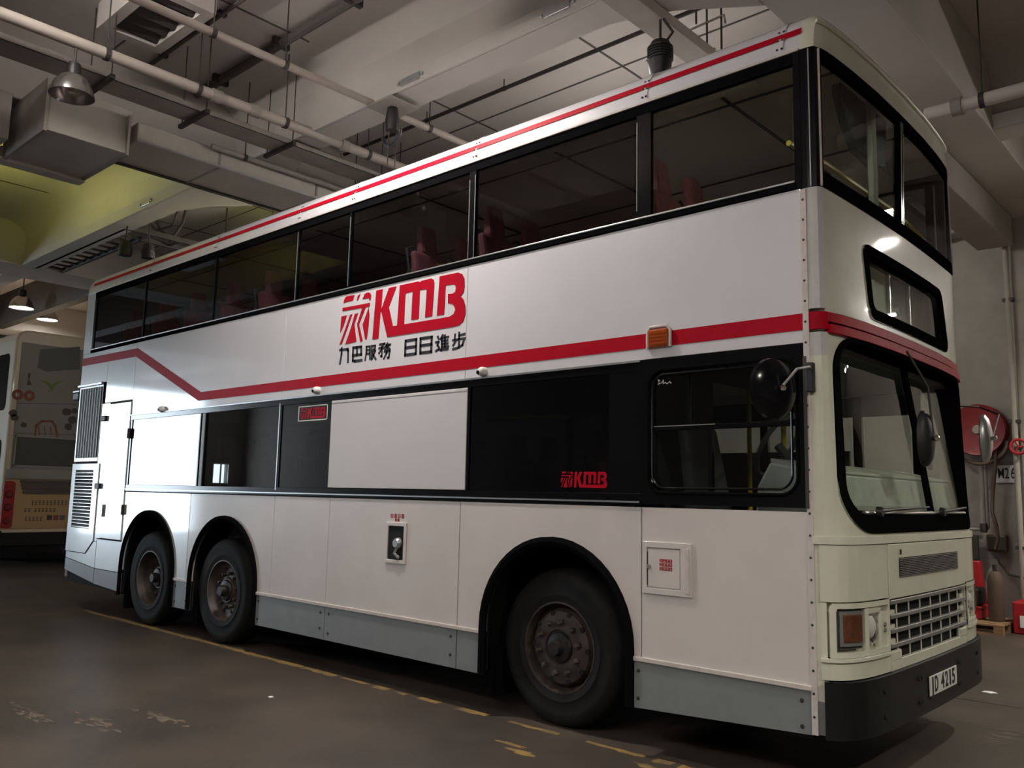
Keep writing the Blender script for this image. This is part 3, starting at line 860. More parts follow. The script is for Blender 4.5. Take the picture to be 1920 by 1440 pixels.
# ---- fillers, hatches, lamps, small cameras on the near side
hx0, hx1, hz0, hz1 = -3.452, -3.262, .995, 1.255
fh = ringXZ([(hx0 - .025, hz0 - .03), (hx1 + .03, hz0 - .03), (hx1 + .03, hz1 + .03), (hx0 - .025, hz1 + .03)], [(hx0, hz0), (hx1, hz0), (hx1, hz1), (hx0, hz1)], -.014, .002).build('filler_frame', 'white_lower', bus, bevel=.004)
G().box(hx0, hx1, -.003, .0, hz0, hz1).build('filler_recess', 'dark_void', fh)
G().lathe([(0, -.035), (.03, -.035), (.042, -.02), (.045, 0)], (hx0 + .12, -.003, hz0 + .13), n=16).build('filler_cap', 'alu', fh, smooth=True)
G().tube([(hx0 + .12, -.01, hz0 + .10), (hx0 + .10, -.02, hz0 + .05), (hx0 + .15, -.02, hz0 + .02)], .014).build('filler_hose', 'alu', fh, smooth=True)
g = G()
for r_, (n_, w_, zc) in enumerate(((4, .04, 1.335), (2, .026, 1.303))):
    for k in range(n_):
        xc = (hx0 + hx1) / 2 + (k - (n_ - 1) / 2) * w_ * 1.1
        for sg in ([(-.4, .4), (.4, .4), (.4, -.4), (-.4, -.4), (-.4, .4)], [(-.4, 0), (.4, 0)], [(0, .5), (0, -.5)][:2 if k % 2 else 0]):
            if len(sg) > 1: stroke(g, [(xc + a * w_ * .8, zc + b * w_ * .8) for a, b in sg], .005, lambda x, z, d: (x, .0005 - d, z), .002)
g.build('small_lettering', 'red_vinyl', bus)
# smoke stain below the filler
ax0, ax1, az0, az1 = -1.045, -.708, .95, 1.258
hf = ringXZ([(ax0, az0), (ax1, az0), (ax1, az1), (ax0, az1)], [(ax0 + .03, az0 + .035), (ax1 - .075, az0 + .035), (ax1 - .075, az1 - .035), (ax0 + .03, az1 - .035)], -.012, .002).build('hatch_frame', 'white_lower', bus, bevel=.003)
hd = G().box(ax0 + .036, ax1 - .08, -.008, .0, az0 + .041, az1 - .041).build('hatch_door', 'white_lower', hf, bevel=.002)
G().lathe([(0, -.022), (.012, -.022), (.014, -.008)], (ax0 + .045, 0, az0 + .16), n=12).build('hatch_latch', 'alu', hf, smooth=True)
G().box(ax1 - .04, ax1 - .015, -.018, -.010, az0 + .02, az1 - .03).build('hatch_hinge', 'trim_pale', hf, bevel=.003)
G().box(ax0 + .028, ax0 + .036, -.0085, -.002, az0 + .05, az1 - .06).build('hatch_gap', 'dark_void', hf)
g = G()
for r_ in range(3):
    for k in range(4):
        xc = -.915 + k * .022; zc = 1.150 - r_ * .024
        for sg in ([(-.4, .4), (.4, .4), (.4, -.4), (-.4, -.4), (-.4, .4)], [(-.4, 0), (.4, 0)]):
            stroke(g, [(xc + a * .02, zc + b * .02) for a, b in sg], .0032, lambda x, z, d: (x, -.008 - d, z), .0015)
g.build('small_lettering', 'red_vinyl', bus)
ml = G().box(-1.002, -.855, -.03, .0, 2.44, 2.558).build('marker_lamp', 'amber', bus, bevel=.014, seg=3)
G().tube([(-1.01, -.012, 2.44), (-1.01, -.012, 2.545), (-.99, -.012, 2.572), (-.87, -.012, 2.572), (-.848, -.012, 2.545), (-.848, -.012, 2.44)], .011, 8).build('lamp_guard', 'trim_pale', ml, smooth=True)
for k in range(4):
    G().box(-.99, -.865, -.034, -.028, 2.46 + k * .022, 2.468 + k * .022).build('lens_rib', 'amber', ml)
for x, z in ((-7.50, 2.397), (-4.515, 2.412), (-2.44, 2.412)):
    g = G().lathe([(0, -.055), (.018, -.053), (.032, -.04), (.036, -.02), (.036, 0)], (x, 0, z), n=16)
    o = g.build('side_camera', 'plate_white', bus, smooth=True)
    G().lathe([(0, -.06), (.014, -.058), (.017, -.048)], (x - .012, 0, z - .008), n=12).build('camera_lens', 'black_gloss', o, smooth=True)
# rivet strip along the front pillar
rs = G().prism([(-.012, .33), (.022, .33), (.022, 3.24), (-.012, 3.24)], 'XZ', -.007, .001).build('rivet_strip', 'trim_pale', bus, bevel=.002)
z = .42
while z < 3.2:
    G().lathe([(0, -.005), (.006, -.004), (.008, 0)], (.003, -.006, z), n=6).build('rivet', 'steel_dark', rs); z += .115
G().box(-.016, .003, -.010, .0, 1.48, 2.30).build('drip_bead', 'seal_dark', bus)

# ---- wheels
def make_wheel(x, y, side, dish, front):
    """side -1: the face looks to -Y"""
    s = 1 if side < 0 else -1
    t = G().lathe([(.292, .03), (.30, -.002), (.345, -.012), (.36, -.004), (.42, -.014), (.455, -.010), (.475, .0), (.495, .012), (.508, .04), (.515, .08), (.515, .20), (.505, .25), (.46, .285), (.30, .285)], n=48)
    t.v = [(a, b * s, c) for a, b, c in t.v]
    ty = t.build('tyre', 'tyre', None, smooth=True)
    ty.location = (x, y, .515)
    attach(ty, bus)
    if front:
        pr = [(.30, -.004), (.288, -.006), (.28, .02), (.276, .075), (.262, .085), (.252, .05), (.235, .02), (.205, .008), (.15, .0), (.118, .0), (.112, .012), (.0, .012)]
    else:
        pr = [(.30, -.004), (.288, -.006), (.28, .02), (.272, dish * .6), (.255, dish * .9), (.235, dish), (.17, dish), (.13, dish - .01), (.12, dish - .03), (.0, dish - .03)]
    rm = G().lathe(pr, n=40); rm.v = [(a, b * s, c) for a, b, c in rm.v]
    rim = rm.build('rim', 'rim_steel', ty, smooth=True, local=True)
    hy = .012 if front else dish - .03
    hb = [(0, hy - .075), (.045, hy - .075), (.05, hy - .06), (.056, hy - .03), (.095, hy - .02), (.105, hy)]
    h = G().lathe(hb, n=24); h.v = [(a, b * s, c) for a, b, c in h.v]
    h.build('hub', 'hub_dark', ty, smooth=True, local=True)
    ny = .002 if front else dish
    nut = None
    for k in range(10):
        a = 2 * math.pi * k / 10 + .2
        if nut is None:
            n_ = G().lathe([(0, ny - .04), (.011, ny - .04), (.014, ny - .03), (.021, ny - .012), (.021, ny + .004)], n=6)
            n_.v = [(p, q * s, r_) for p, q, r_ in n_.v]
            nut = n_.build('wheel_nut', 'rim_steel', None)
            nd = nut
        else:
            nd = bpy.data.objects.new('wheel_nut', nut.data); COL.objects.link(nd)
        nd.location = (.168 * math.cos(a), 0, .168 * math.sin(a)); nd.parent = ty
    hole = None
    for k in range(10):
        a = 2 * math.pi * k / 10
        if hole is None:
            q = G().lathe([(0, -.002), (.018, -.002), (.018, .01)], n=10); q.v = [(p, r_ * s, t_) for p, r_, t_ in q.v]
            hole = q.build('hand_hole', 'dark_void', None); hd_ = hole
        else:
            hd_ = bpy.data.objects.new('hand_hole', hole.data); COL.objects.link(hd_)
        rr = .224 if front else .215
        yy = (.012 if front else dish - .002) * s
        hd_.location = (rr * math.cos(a), yy, rr * math.sin(a)); hd_.parent = ty
    return ty
make_wheel(-1.80, .13, -1, .03, True)
make_wheel(-6.05, .055, -1, .07, False)
make_wheel(-7.63, .045, -1, .13, False)
make_wheel(-1.80, 2.37, 1, .03, True)
make_wheel(-6.05, 2.445, 1, .07, False)
make_wheel(-7.63, 2.455, 1, .13, False)

# ---- the nose
def fring2(outer, inner, off, thick, steps=4):
    g = G(); n = len(outer)
    def L(k, o):
        t = k / steps
        return [fyz(a[0] * (1 - t) + b[0] * t, a[1] * (1 - t) + b[1] * t, o) for a, b in zip(outer, inner)]
    rows = [L(k, off) for k in range(steps + 1)]
    rows.append(L(steps, off - thick))
    rows = [r + [r[0]] for r in rows]
    g.grid(rows)
    return g
# pillars that turn the corner
for sgn in (0, 1):
    U = (lambda a, b: (a, b)) if sgn == 0 else (lambda a, b: (18 - b, 18 - a))
    fpatch(*U(.0, 3.0), 2.56, 3.245, .0, .03, 6, 4).build('corner_pillar', 'pillar_grey', bus, smooth=True)
    fpatch(*U(.0, 3.0), 2.30, 2.43, .0, .03, 6, 2).build('corner_pillar', 'pillar_grey', bus, smooth=True)
    fpatch(*U(.0, 3.0), 1.335, 2.30, .0, .03, 6, 4).build('corner_pillar', 'cream_front', bus, smooth=True)
    fpatch(*U(.0, 1.6), .50, 1.30, -.001, .03, 4, 4).build('corner_pillar', 'cream_front', bus, smooth=True)
    fpatch(*U(.0, 1.6), .335, .50, -.001, .03, 4, 2).build('corner_pillar', 'skirt_grey', bus, smooth=True)
    fpatch(*U(.0, 3.3), 3.245, 4.07, .0, .03, 6, 4).build('corner_post', 'black_gloss', bus, smooth=True)
    u_ = 2.75 if sgn == 0 else 18 - 2.75
    G().tube([fpoint(u_, z_, .004) for z_ in (3.25, 3.5, 3.8, 4.06)], .007, 8).build('corner_bead', 'trim_pale', bus, smooth=True)
    u_ = 1.0 if sgn == 0 else 17.0
    G().tube([fpoint(u_, z_, .003) for z_ in (3.25, 4.06)], .004, 6).build('corner_bead', 'alu', bus, smooth=True)
G().box(-.04, .0, -.003, .03, 3.25, 4.07).build('corner_post', 'black_gloss', bus)
# upper fascia with the destination glass
di = resample(rrect(.505, 2.01, 2.575, 3.035, .07, 5), 120)
do = boxed(di, .035, 2.465, 2.545, 3.245)
fring2(do, di, .0, .03, 6).build('front_fascia', 'cream_front', bus, smooth=True)
d2 = resample(rrect(.565, 1.95, 2.64, 2.975, .04, 5), 120)
fring2(di, d2, .008, .03, 2).build('destination_gasket', 'rubber', bus, smooth=True)
fbox(.54, 1.98, 2.61, 3.01, -.022, .008, 14, 2).build('destination_glass', 'glass_front', bus, smooth=True)
db = G().box(-.16, -.14, .45, 2.05, 2.57, 3.05).build('destination_box', 'interior_dark', bus)
G().box(-.14, .10, .45, 2.05, 2.565, 2.58).box(-.14, .08, .45, 2.05, 3.04, 3.05).build('destination_box_tray', 'interior_dark', db)
G().box(.02, .03, .58, 1.20, 2.66, 3.0).build('destination_blind', 'interior_pale', db)
G().box(.02, .03, 1.24, 1.94, 2.66, 3.0).build('destination_blind', 'interior_dark', db)
for y in (1.21, 1.60):
    G().box(.0, .05, y, y + .02, 2.62, 3.0).build('blind_frame', 'alu', db)
# red stripe with its ledge
fpatch(0, 18, 2.490, 2.541, .004, .01, 40, 1).build('front_stripe', 'red_vinyl', bus, smooth=True)
fpatch(0, 3.2, 2.445, 2.492, .0035, .01, 8, 1).build('front_stripe', 'red_vinyl', bus, smooth=True)
fpatch(3.0, 18, 2.472, 2.492, -.010, .01, 40, 1).build('stripe_groove', 'dark_void', bus, smooth=True)
fpatch(3.2, 18, 2.425, 2.474, .020, .06, 40, 1).build('front_ledge', 'red_vinyl', bus, smooth=True, bevel=.006)
# windscreen
wi = resample(rrect(.075, 2.425, 1.352, 2.425, (.26, .26, .16, .20), 8), 140)
wo = boxed(wi, .035, 2.465, 1.335, 2.43)
fring2(wo, wi, .0, .03, 4).build('windscreen_surround', 'cream_front', bus, smooth=True)
w2 = resample(rrect(.125, 2.375, 1.455, 2.40, (.17, .17, .14, .16), 8), 140)
fring2(wi, w2, .010, .02, 3).build('windscreen_gasket', 'rubber', bus, smooth=True)
def rec(z): return -.035 - .10 * max(0, (z - 1.45)) / .95
w3 = resample(rrect(.15, 2.35, 1.475, 2.39, (.16, .16, .14, .15), 8), 140)
g = G(); rA = [fyz(*p, -.005) for p in w2]; rB = [fyz(*p, rec(p[1]) - .01) for p in w3]
g.grid([rA + [rA[0]], rB + [rB[0]]]); g.build('windscreen_reveal', 'rubber', bus, smooth=True)
def glasspane(y0, y1, y2, y3, z0, z1):
    """pane: y0..y1 at the foot, y2..y3 at the head"""
    g = G(); rows = []; rows2 = []
    for k in range(9):
        t = k / 8; z_ = z0 + (z1 - z0) * t
        ya, yb = y0 + (y2 - y0) * t, y1 + (y3 - y1) * t
        rows.append([fyz(ya + (yb - ya) * j / 12, z_, rec(z_)) for j in range(13)])
        rows2.append([(p[0] - .006, p[1], p[2]) for p in rows[-1]])
    g.grid(rows); g.grid([r_[::-1] for r_ in rows2])
    n = 13
    for A, B in ((rows[0], rows2[0]), (rows[-1], rows2[-1]), ([r_[0] for r_ in rows], [r_[0] for r_ in rows2]), ([r_[-1] for r_ in rows], [r_[-1] for r_ in rows2])):
        g.grid([A, B])
    return g
glasspane(.13, 1.395, .13, 1.335, 1.455, 2.40).build('windscreen_pane', 'glass_windscreen', bus, smooth=True)
glasspane(1.425, 2.37, 1.365, 2.37, 1.455, 2.40).build('windscreen_pane', 'glass_windscreen', bus, smooth=True)
G().tube([fyz(1.41, 1.45, -.02), fyz(1.38, 1.9, -.06), fyz(1.35, 2.41, -.11)], .022, 8).build('windscreen_divider', 'rubber', bus, smooth=True)
G().tube([fyz(y_, 1.462, -.012) for y_ in (.3, .6, .9, 1.2, 1.4, 1.6, 1.9, 2.2)], .013, 8).build('windscreen_bead', 'alu', bus, smooth=True)
for ya, yb in ((.42, 1.30), (1.50, 2.25)):
    w = G().tube([fyz(ya, 1.475, .03), fyz(ya + .2, 1.485, .035), fyz(yb, 1.50, .0)], [.012, .010, .006], 8).build('wiper', 'black_plastic', bus, smooth=True)
    G().lathe([(0, .03), (.025, .03), (.03, 0)], fyz(ya, 1.47, .01), 'x', 12).build('wiper_spindle', 'black_plastic', w, smooth=True)
# upper front windows
fpatch(3.2, 14.8, 3.245, 3.335, .004, .03, 30, 1).build('upper_window_frame', 'rubber', bus, smooth=True)
fpatch(3.2, 14.8, 3.995, 4.07, .004, .03, 30, 1).build('upper_window_frame', 'rubber', bus, smooth=True)
for ya, yb in ((.06, 1.175), (1.235, 2.44)):
    fbox(ya, yb, 3.33, 4.0, -.014, .006, 14, 2).build('window_pane', 'glass_front', bus, smooth=True)
fbox(1.172, 1.238, 3.33, 4.0, .006, .03, 2, 2).build('window_divider', 'rubber', bus)
fbox(1.192, 1.206, 3.32, 4.01, .012, .01, 2, 2).build('divider_bead', 'chrome', bus)
fbox(1.224, 1.236, 3.32, 4.01, .012, .01, 2, 2).build('divider_bead', 'chrome', bus)
G().box(.0, .04, 1.02, 1.10, 3.30, 4.18).build('inner_pillar', 'interior_pale', bus, bevel=.008)
G().tube([(-.10, .06, 3.56), (-.10, .6, 3.60), (-.10, 1.8, 3.62), (-.10, 2.44, 3.58)], .017, 8).build('handrail', 'rail_yellow', bus, smooth=True)
G().prism([(.60, 4.06), (.70, 3.90), (.86, 3.76), (1.18, 3.74), (1.38, 3.80), (1.42, 4.14), (.62, 4.12)], 'YZ', -.06, .0).build('sun_blind', 'interior_dark', bus, bevel=.01)
# front dome
rows = []
for (d, z_) in COVE[:8]:
    fz = z_ if z_ < 4.2 else z_
    pl_ = plan(4.08)
    dx_ = {4.23: .0, 4.285: .012, 4.33: .04, 4.36: .11, 4.385: .40}.get(z_, 0.)
    rows.append([(x_ - dx_ if x_ > 0 else 0, 1.25 + (y_ - 1.25) * (1.25 - d) / 1.25, fz) for x_, y_ in pl_])
for r_ in rows:
    for k, p in enumerate(r_):
        if k not in (0, 18): r_[k] = (max(0.0, p[0]), p[1], p[2])
g = G(); g.grid(rows)
last = rows[-1]
g.add(last, [tuple(range(len(last)))])
dome = g.build('front_dome', 'cream_front', bus, smooth=True)
G().tube([(p[0] + .006, p[1] - (.006 if i < 9 else -.006), 4.232) for i, p in enumerate(rows[3]) if i > 1 and i < 17], .011, 8).build('dome_bead', 'cream_front', dome, smooth=True)

# lower nose
fpatch(.3, 17.7, 1.298, 1.338, .012, .03, 40, 1).build('sill_strip', 'cream_front', bus, smooth=True, bevel=.004)
k_ = 0
for s_ in (0, 1):
    def UU(ya, yb, z_):
        a, b = u_of(ya, z_), u_of(yb, z_)
        return (a, b) if s_ == 0 else (18 - b, 18 - a)
    fpatch(*((.9, u_of(.512, 1.15)) if s_ == 0 else (18 - u_of(.512, 1.15), 17.1)), 1.003, 1.294, .004, .03, 14, 3).build('corner_panel', 'cream_front', bus, smooth=True, bevel=.004)
    fpatch(*((.9, u_of(.512, .66)) if s_ == 0 else (18 - u_of(.512, .66), 17.1)), .612, .705, .006, .03, 14, 2).build('corner_valance', 'cream_front', bus, smooth=True, bevel=.006)
    fpatch(*((.9, u_of(.512, .66)) if s_ == 0 else (18 - u_of(.512, .66), 17.1)), .700, .720, .018, .03, 14, 1).build('lamp_ledge', 'cream_front', bus, smooth=True, bevel=.004)
    # headlamp housing
    fpatch(*((1.2, u_of(.512, .86)) if s_ == 0 else (18 - u_of(.512, .86), 16.8)), .720, 1.0, -.045, .02, 12, 2).build('lamp_backplate', 'cream_front', bus, smooth=True)
    M_ = (lambda y: y) if s_ == 0 else (lambda y: 2.5 - y)
    def ring(y0, y1, z0, z1, w, off, th, nm, mt, par):
        a = resample([(M_(y0), z0), (M_(y1), z0), (M_(y1), z1), (M_(y0), z1)], 60)
        b = resample([(M_(y0 + w * .7), z0 + w), (M_(y1 - w * .7), z0 + w), (M_(y1 - w * .7), z1 - w), (M_(y0 + w * .7), z1 - w)], 60)
        return fring2(a, b, off, th, 1).build(nm, mt, par, smooth=True)
    hh = ring(.016, .508, .722, .998, .028, .010, .05, 'headlamp_housing', 'cream_front', bus)
    fpatch(*UU(.225, .262, .86), .74, .985, .006, .05, 2, 1).build('housing_web', 'cream_front', hh, bevel=.006)
    fpatch(*UU(.262, .50, .86), .93, .985, .0, .04, 4, 1).build('housing_web', 'cream_front', hh, bevel=.01)
    fpatch(*UU(.40, .50, .86), .745, .985, .0, .04, 3, 1).build('housing_web', 'cream_front', hh, bevel=.01)
    il = fpatch(*UU(.04, .205, .86), .765, .965, -.005, .03, 5, 1).build('indicator_frame', 'interior_dark', hh, bevel=.008)
    fpatch(*UU(.048, .190, .86), .780, .955, .008, .02, 5, 1).build('indicator_bezel', 'grille_grey', il, bevel=.006)
    fpatch(*UU(.062, .180, .86), .800, .940, .016, .02, 5, 1).build('indicator_lens', 'amber_dirty', il, bevel=.006)
    c = fyz(M_(.322), .862, -.02)
    hl = G().lathe([(0, .02), (.03, .018), (.055, .008), (.07, -.01), (.074, -.03)], c, 'x', 28).build('headlamp_lens', 'lens_clear', hh, smooth=True)
    G().lathe([(.072, -.02), (.080, .012), (.088, .01), (.090, -.03)], c, 'x', 28).build('headlamp_ring', 'chrome', hh, smooth=True)
    for zz in (.835, .865):
        G().lathe([(0, .008), (.012, .008), (.012, 0)], fyz(M_(.45), zz, .0), 'x', 10).build('screw', 'grille_grey', hh)
# centre flap with its louvred intake
fl = fbox(.522, 1.978, .992, 1.292, .008, .03, 20, 3).build('front_flap', 'cream_front', bus, smooth=True, bevel=.004)
fbox(.675, 1.80, 1.103, 1.213, .0095, .004, 16, 1).build('intake_recess', 'dark_void', fl)
for k in range(11):
    z_ = 1.106 + k * .0098
    fbox(.678, 1.797, z_, z_ + .0048, .016, .006, 12, 1).build('intake_slat', 'grille_grey', fl)
g = G(); q = fyz(.70, 1.245, .009)
g.box(q[0] - .004, q[0] + .006, q[1] - .006, q[1] + .006, q[2] - .014, q[2] + .014).build('flap_latch', 'steel_dark', fl)
# grille
fbox(.53, 1.97, .612, .99, -.03, .02, 20, 2).build('grille_backing', 'dark_void', bus, smooth=True)
gf = fbox(.528, 1.972, .606, .664, .006, .03, 20, 1).build('grille_valance', 'cream_front', bus, smooth=True, bevel=.004)
for k, z_ in enumerate((.962, .884, .806, .728)):
    fbox(.53, 1.97, z_, z_ + .024, .010, .03, 20, 1).build('grille_bar', 'grille_grey', bus, smooth=True, bevel=.004)
for j in range(7):
    y_ = .625 + j * .193
    fbox(y_, y_ + .008, .66, .97, .004, .006, 1, 2).build('grille_rib', 'cream_front', bus)
for y_ in (.532, 1.86):
    for z_ in (.912, .834, .756, .69):
        fbox(y_ + .01, y_ + .085, z_ - .012, z_ + .018, -.004, .02, 2, 1).build('grille_stub', 'cream_front', bus)
fbox(.53, .68, .655, .715, .008, .03, 3, 1).build('grille_corner', 'cream_front', bus, bevel=.01)
fbox(1.80, 1.97, .655, .715, .008, .03, 3, 1).build('grille_corner', 'cream_front', bus, bevel=.01)
# bumper and number plate
bp_ = fpatch(1.15, 16.85, .322, .606, .030, .16, 44, 2).build('bumper', 'bumper', bus, smooth=True, bevel=.022, seg=3)
for y_ in (.36, .86, .90, 1.62, 1.66, 2.1):
    for z_ in (.40, .53):
        G().lathe([(0, .008), (.012, .008), (.014, 0)], fyz(y_, z_, .030), 'x', 8).build('bumper_bolt', 'dark_void', bp_)
npl = G().box(.2535, .262, 1.018, 1.545, .408, .520).build('number_plate', 'plate_white', bus, bevel=.003)
for ch_, yc_, w_ in (('J', 1.062, .048), ('D', 1.128, .060), ('4', 1.252, .062), ('2', 1.328, .056), ('1', 1.400, .026), ('5', 1.468, .056)):
    text_mesh('plate_character', ch_, .125, 'ink', npl, Matrix.Translation((.2625, yc_, .464)) @ Matrix(((0, 0, 1, 0), (1, 0, 0, 0), (0, 1, 0, 0), (0, 0, 0, 1))), .001, w_, .003)

# ---- mirrors
def mirror(c, az, rw, rh, arm, nm, shell):
    c = Vector(c)
    n = Vector((math.cos(az), math.sin(az), 0)); t = Vector((-n.y, n.x, 0)); up = Vector((0, 0, 1))
    g = G(); rows = []
    for (q, d) in ((.0, .045), (.45, .042), (.8, .028), (.97, .008), (1.0, -.012), (.93, -.02)):
        rows.append([c + t * (rw * q * math.cos(2 * math.pi * k / 28)) + up * (rh * q * math.sin(2 * math.pi * k / 28)) + n * d for k in range(29)])
    g.grid(rows)
    o = g.build(nm, shell, bus, smooth=True)
    G().add([c + t * (rw * .94 * math.cos(2 * math.pi * k / 28)) + up * (rh * .94 * math.sin(2 * math.pi * k / 28)) - n * .018 for k in range(28)], [tuple(range(28))]).build('mirror_glass', 'chrome', o)
    G().tube([c + n * .045] + [Vector(a) for a in arm], .007, 8).build('mirror_arm', 'alu' if shell == 'black_gloss' else 'black_plastic', o, smooth=True)
    G().lathe([(0, -.02), (.014, -.014), (.02, 0), (.014, .014), (0, .02)], c + n * .06, 'z', 12).build('mirror_ball', 'chrome', o, smooth=True)
    return o
mirror((-.075, -.24, 2.10), R(-18), .165, .165, ((.045, -.22, 2.20), (.06, -.10, 2.225), (.03, -.01, 2.22)), 'offside_mirror', 'black_gloss')
G().box(.01, .05, -.04, .0, 2.10, 2.26).build('mirror_bracket', 'black_plastic', bus, bevel=.006)
q = pix(1735, 822, 0, .34)
mirror(q, R(-2), .10, .165, ((.36, q.y + .02, 2.2), (.24, q.y + .05, 2.43)), 'front_mirror', 'black_plastic')
q = pix(1847, 822, 0, .30)
mirror(q, R(3), .11, .175, ((.30, 2.75, 2.2), (.2, 2.62, 2.25), (.1, 2.46, 2.25)), 'nearside_mirror', 'alu')

# ---- inside: cab, stairs rail, seats
G().prism([(-.42, .9), (.02, .9), (.075, 1.50), (.045, 1.68), (-.28, 1.74), (-.36, 1.60)], 'XZ', .12, 2.36).build('dashboard', 'dash_pale', bus, bevel=.02)
G().prism([(-.29, 1.735), (.05, 1.67), (.055, 1.69), (-.29, 1.76)], 'XZ', .15, 2.34).build('dash_shelf', 'interior_pale', bus, bevel=.008)
G().tube([(-.45 + .21 * math.cos(a) * .5, .60 + .21 * math.sin(a), 1.86 + .21 * math.cos(a) * .87) for a in [2 * math.pi * k / 24 for k in range(24)]], .016, 8, closed=True).build('steering_wheel', 'interior_dark', bus, smooth=True)
G().rod((-.45, .60, 1.86), (-.25, .60, 1.60), .03).build('steering_column', 'interior_dark', bus)
ds = G().box(-1.02, -.62, .34, .86, 1.32, 1.45).build('driver_seat', 'seat_grey', bus, bevel=.04)
G().hexa([(-.98, .36, 1.44), (-.88, .36, 1.44), (-.88, .84, 1.44), (-.98, .84, 1.44), (-1.06, .40, 2.0), (-.98, .40, 2.0), (-.98, .80, 2.0), (-1.06, .80, 2.0)]).build('seat_back', 'seat_grey', ds, bevel=.03)
G().box(-.96, -.70, .45, .75, .86, 1.32).build('seat_base', 'interior_dark', ds)
G().tube([(-.62, 1.05, .9), (-.62, 1.05, 2.40)], .018).build('handrail', 'rail_yellow', bus)
G().tube([(-1.15, 1.6, .9), (-1.15, 1.6, 2.42)], .018).build('handrail', 'rail_yellow', bus)
G().tube([(-2.0, .45, 2.10), (-2.85, .45, 2.12)], .016).build('handrail', 'rail_yellow', bus)
G().tube([(-3.85, .38, 2.6), (-3.85, .38, 3.40), (-3.78, .38, 3.47), (-3.40, .38, 3.47), (-3.30, .38, 3.42), (-3.2, .38, 2.6)], .018).build('handrail', 'rail_yellow', bus, smooth=True)

def make_seat():
    """one upper-deck seat, local origin on the deck floor under the squab; looks to +X"""
    g = G()
    g.hexa([(-.20, -.205, .36), (.22, -.205, .38), (.22, .205, .38), (-.20, .205, .36), (-.20, -.205, .45), (.24, -.205, .48), (.24, .205, .48), (-.20, .205, .45)])
    s = g.build('passenger_seat', 'seat_red', None, bevel=.03)
    g = G().hexa([(-.27, -.20, .42), (-.17, -.20, .42), (-.17, .20, .42), (-.27, .20, .42), (-.36, -.185, 1.00), (-.29, -.185, 1.00), (-.29, .185, 1.00), (-.36, .185, 1.00)])
    g.build('seat_back', 'seat_red', s, bevel=.03, local=True)
    g = G().hexa([(-.375, -.10, .98), (-.285, -.10, .98), (-.285, .10, .98), (-.375, .10, .98), (-.40, -.085, 1.25), (-.325, -.085, 1.25), (-.325, .085, 1.25), (-.40, .085, 1.25)])
    g.build('headrest', 'seat_red', s, bevel=.03, local=True)
    G().tube([(-.34, -.19, .80), (-.385, -.195, 1.02), (-.36, -.15, 1.04), (-.35, -.12, 1.0)], .012, 6).build('grab_handle', 'seat_grey', s, smooth=True, local=True)
    G().box(-.15, .15, -.03, .03, .0, .38).build('pedestal', 'seat_grey', s, local=True)
    return s
seat0 = make_seat()
first = True
for i in range(10):
    xr = -1.55 - i * .80 if i else -.80
    for y in (.33, .78, 1.74, 2.18):
        if y < 1 and i in (3, 4): continue
        o = seat0 if first else copy_tree(seat0)
        first = False
        o.location = (xr, y, 2.56) if True else 0
        attach(o, bus)
for i in range(5):
    xr = -2.3 - i * 1.0
    for y in (.33, .78, 1.74, 2.18):
        if y < 1 and i < 1: continue
        o = copy_tree(seat0)
        o.location = (xr, y, .86)
        attach(o, bus)
# ------------------------------------------------------------------ the other bus, parked ahead with its tail towards the camera
PX = -15.6
PY0, PY1 = .92, 3.42
pb = thing('parked_bus', 'cream and gold double-decker bus parked with its poster-covered tail showing', 'bus', (PX - 5, 2.3, 0))
body = G().prism(rrect(PY0, PY1, .42, 4.42, (.06, .06, .22, .22), 6), 'YZ', PX - 10.5, PX).build('body_shell', 'bus_cream', pb, bevel=.04)
G().box(PX - .02, PX + .012, PY0 + .10, PY1 - .10, 1.72, 4.18).build('rear_poster', 'poster', pb, bevel=.02)
G().box(PX - .02, PX + .015, PY0 + .03, PY1 - .03, .70, 1.66).build('tail_panel', 'bus_gold', pb, bevel=.02)
gm = G().box(PX - .01, PX + .03, PY0 + .16, PY1 - .16, 1.88, 2.40).build('engine_mesh', 'mesh_grey', pb, bevel=.01)
ringf = G()
for (a, b, c, d) in ((PY0 + .13, PY1 - .13, 2.40, 2.43), (PY0 + .13, PY1 - .13, 1.85, 1.88), (PY0 + .13, PY0 + .16, 1.85, 2.43), (PY1 - .16, PY1 - .13, 1.85, 2.43)):
    ringf.box(PX + .0, PX + .035, a, b, c, d)
ringf.build('mesh_frame', 'bus_grey', gm)
G().box(PX - .01, PX + .05, PY0 + .05, PY1 - .05, 1.62, 1.80).build('tail_ledge', 'bus_grey', pb, bevel=.015)
for k in range(4):
    z = 1.36 + k * .065
    G().hexa([(PX + .01, PY0 + .35 + k * -.02, z), (PX + .05, PY0 + .35 + k * -.02, z), (PX + .05, PY1 - .35, z), (PX + .01, PY1 - .35, z), (PX + .01, PY0 + .35 + k * -.02, z + .05), (PX + .03, PY0 + .35 + k * -.02, z + .05), (PX + .03, PY1 - .35, z + .05), (PX + .01, PY1 - .35, z + .05)]).build('tail_louvre', 'print_dark', pb)
def yz3(x, z, d): return (PX + .0125 + d, x, z)
def tz(px, py):
    q = pix(px, py, 0, PX + .0125)
    return (q.y, q.z)
def ringprint(cx, cz, r0, r1, m, nm='poster_print'):
    g = G(); n = 20
    A = [yz3(cx + r0 * math.cos(2 * math.pi * k / n), cz + r0 * math.sin(2 * math.pi * k / n), .002) for k in range(n + 1)]
    B = [yz3(cx + r1 * math.cos(2 * math.pi * k / n), cz + r1 * math.sin(2 * math.pi * k / n), .002) for k in range(n + 1)]
    g.grid([A, B]); return g.build(nm, m, pb)
for (px, py) in ((33, 740), (55, 742)):
    q = tz(px, py); ringprint(q[0], q[1], .10, .04, 'print_red')
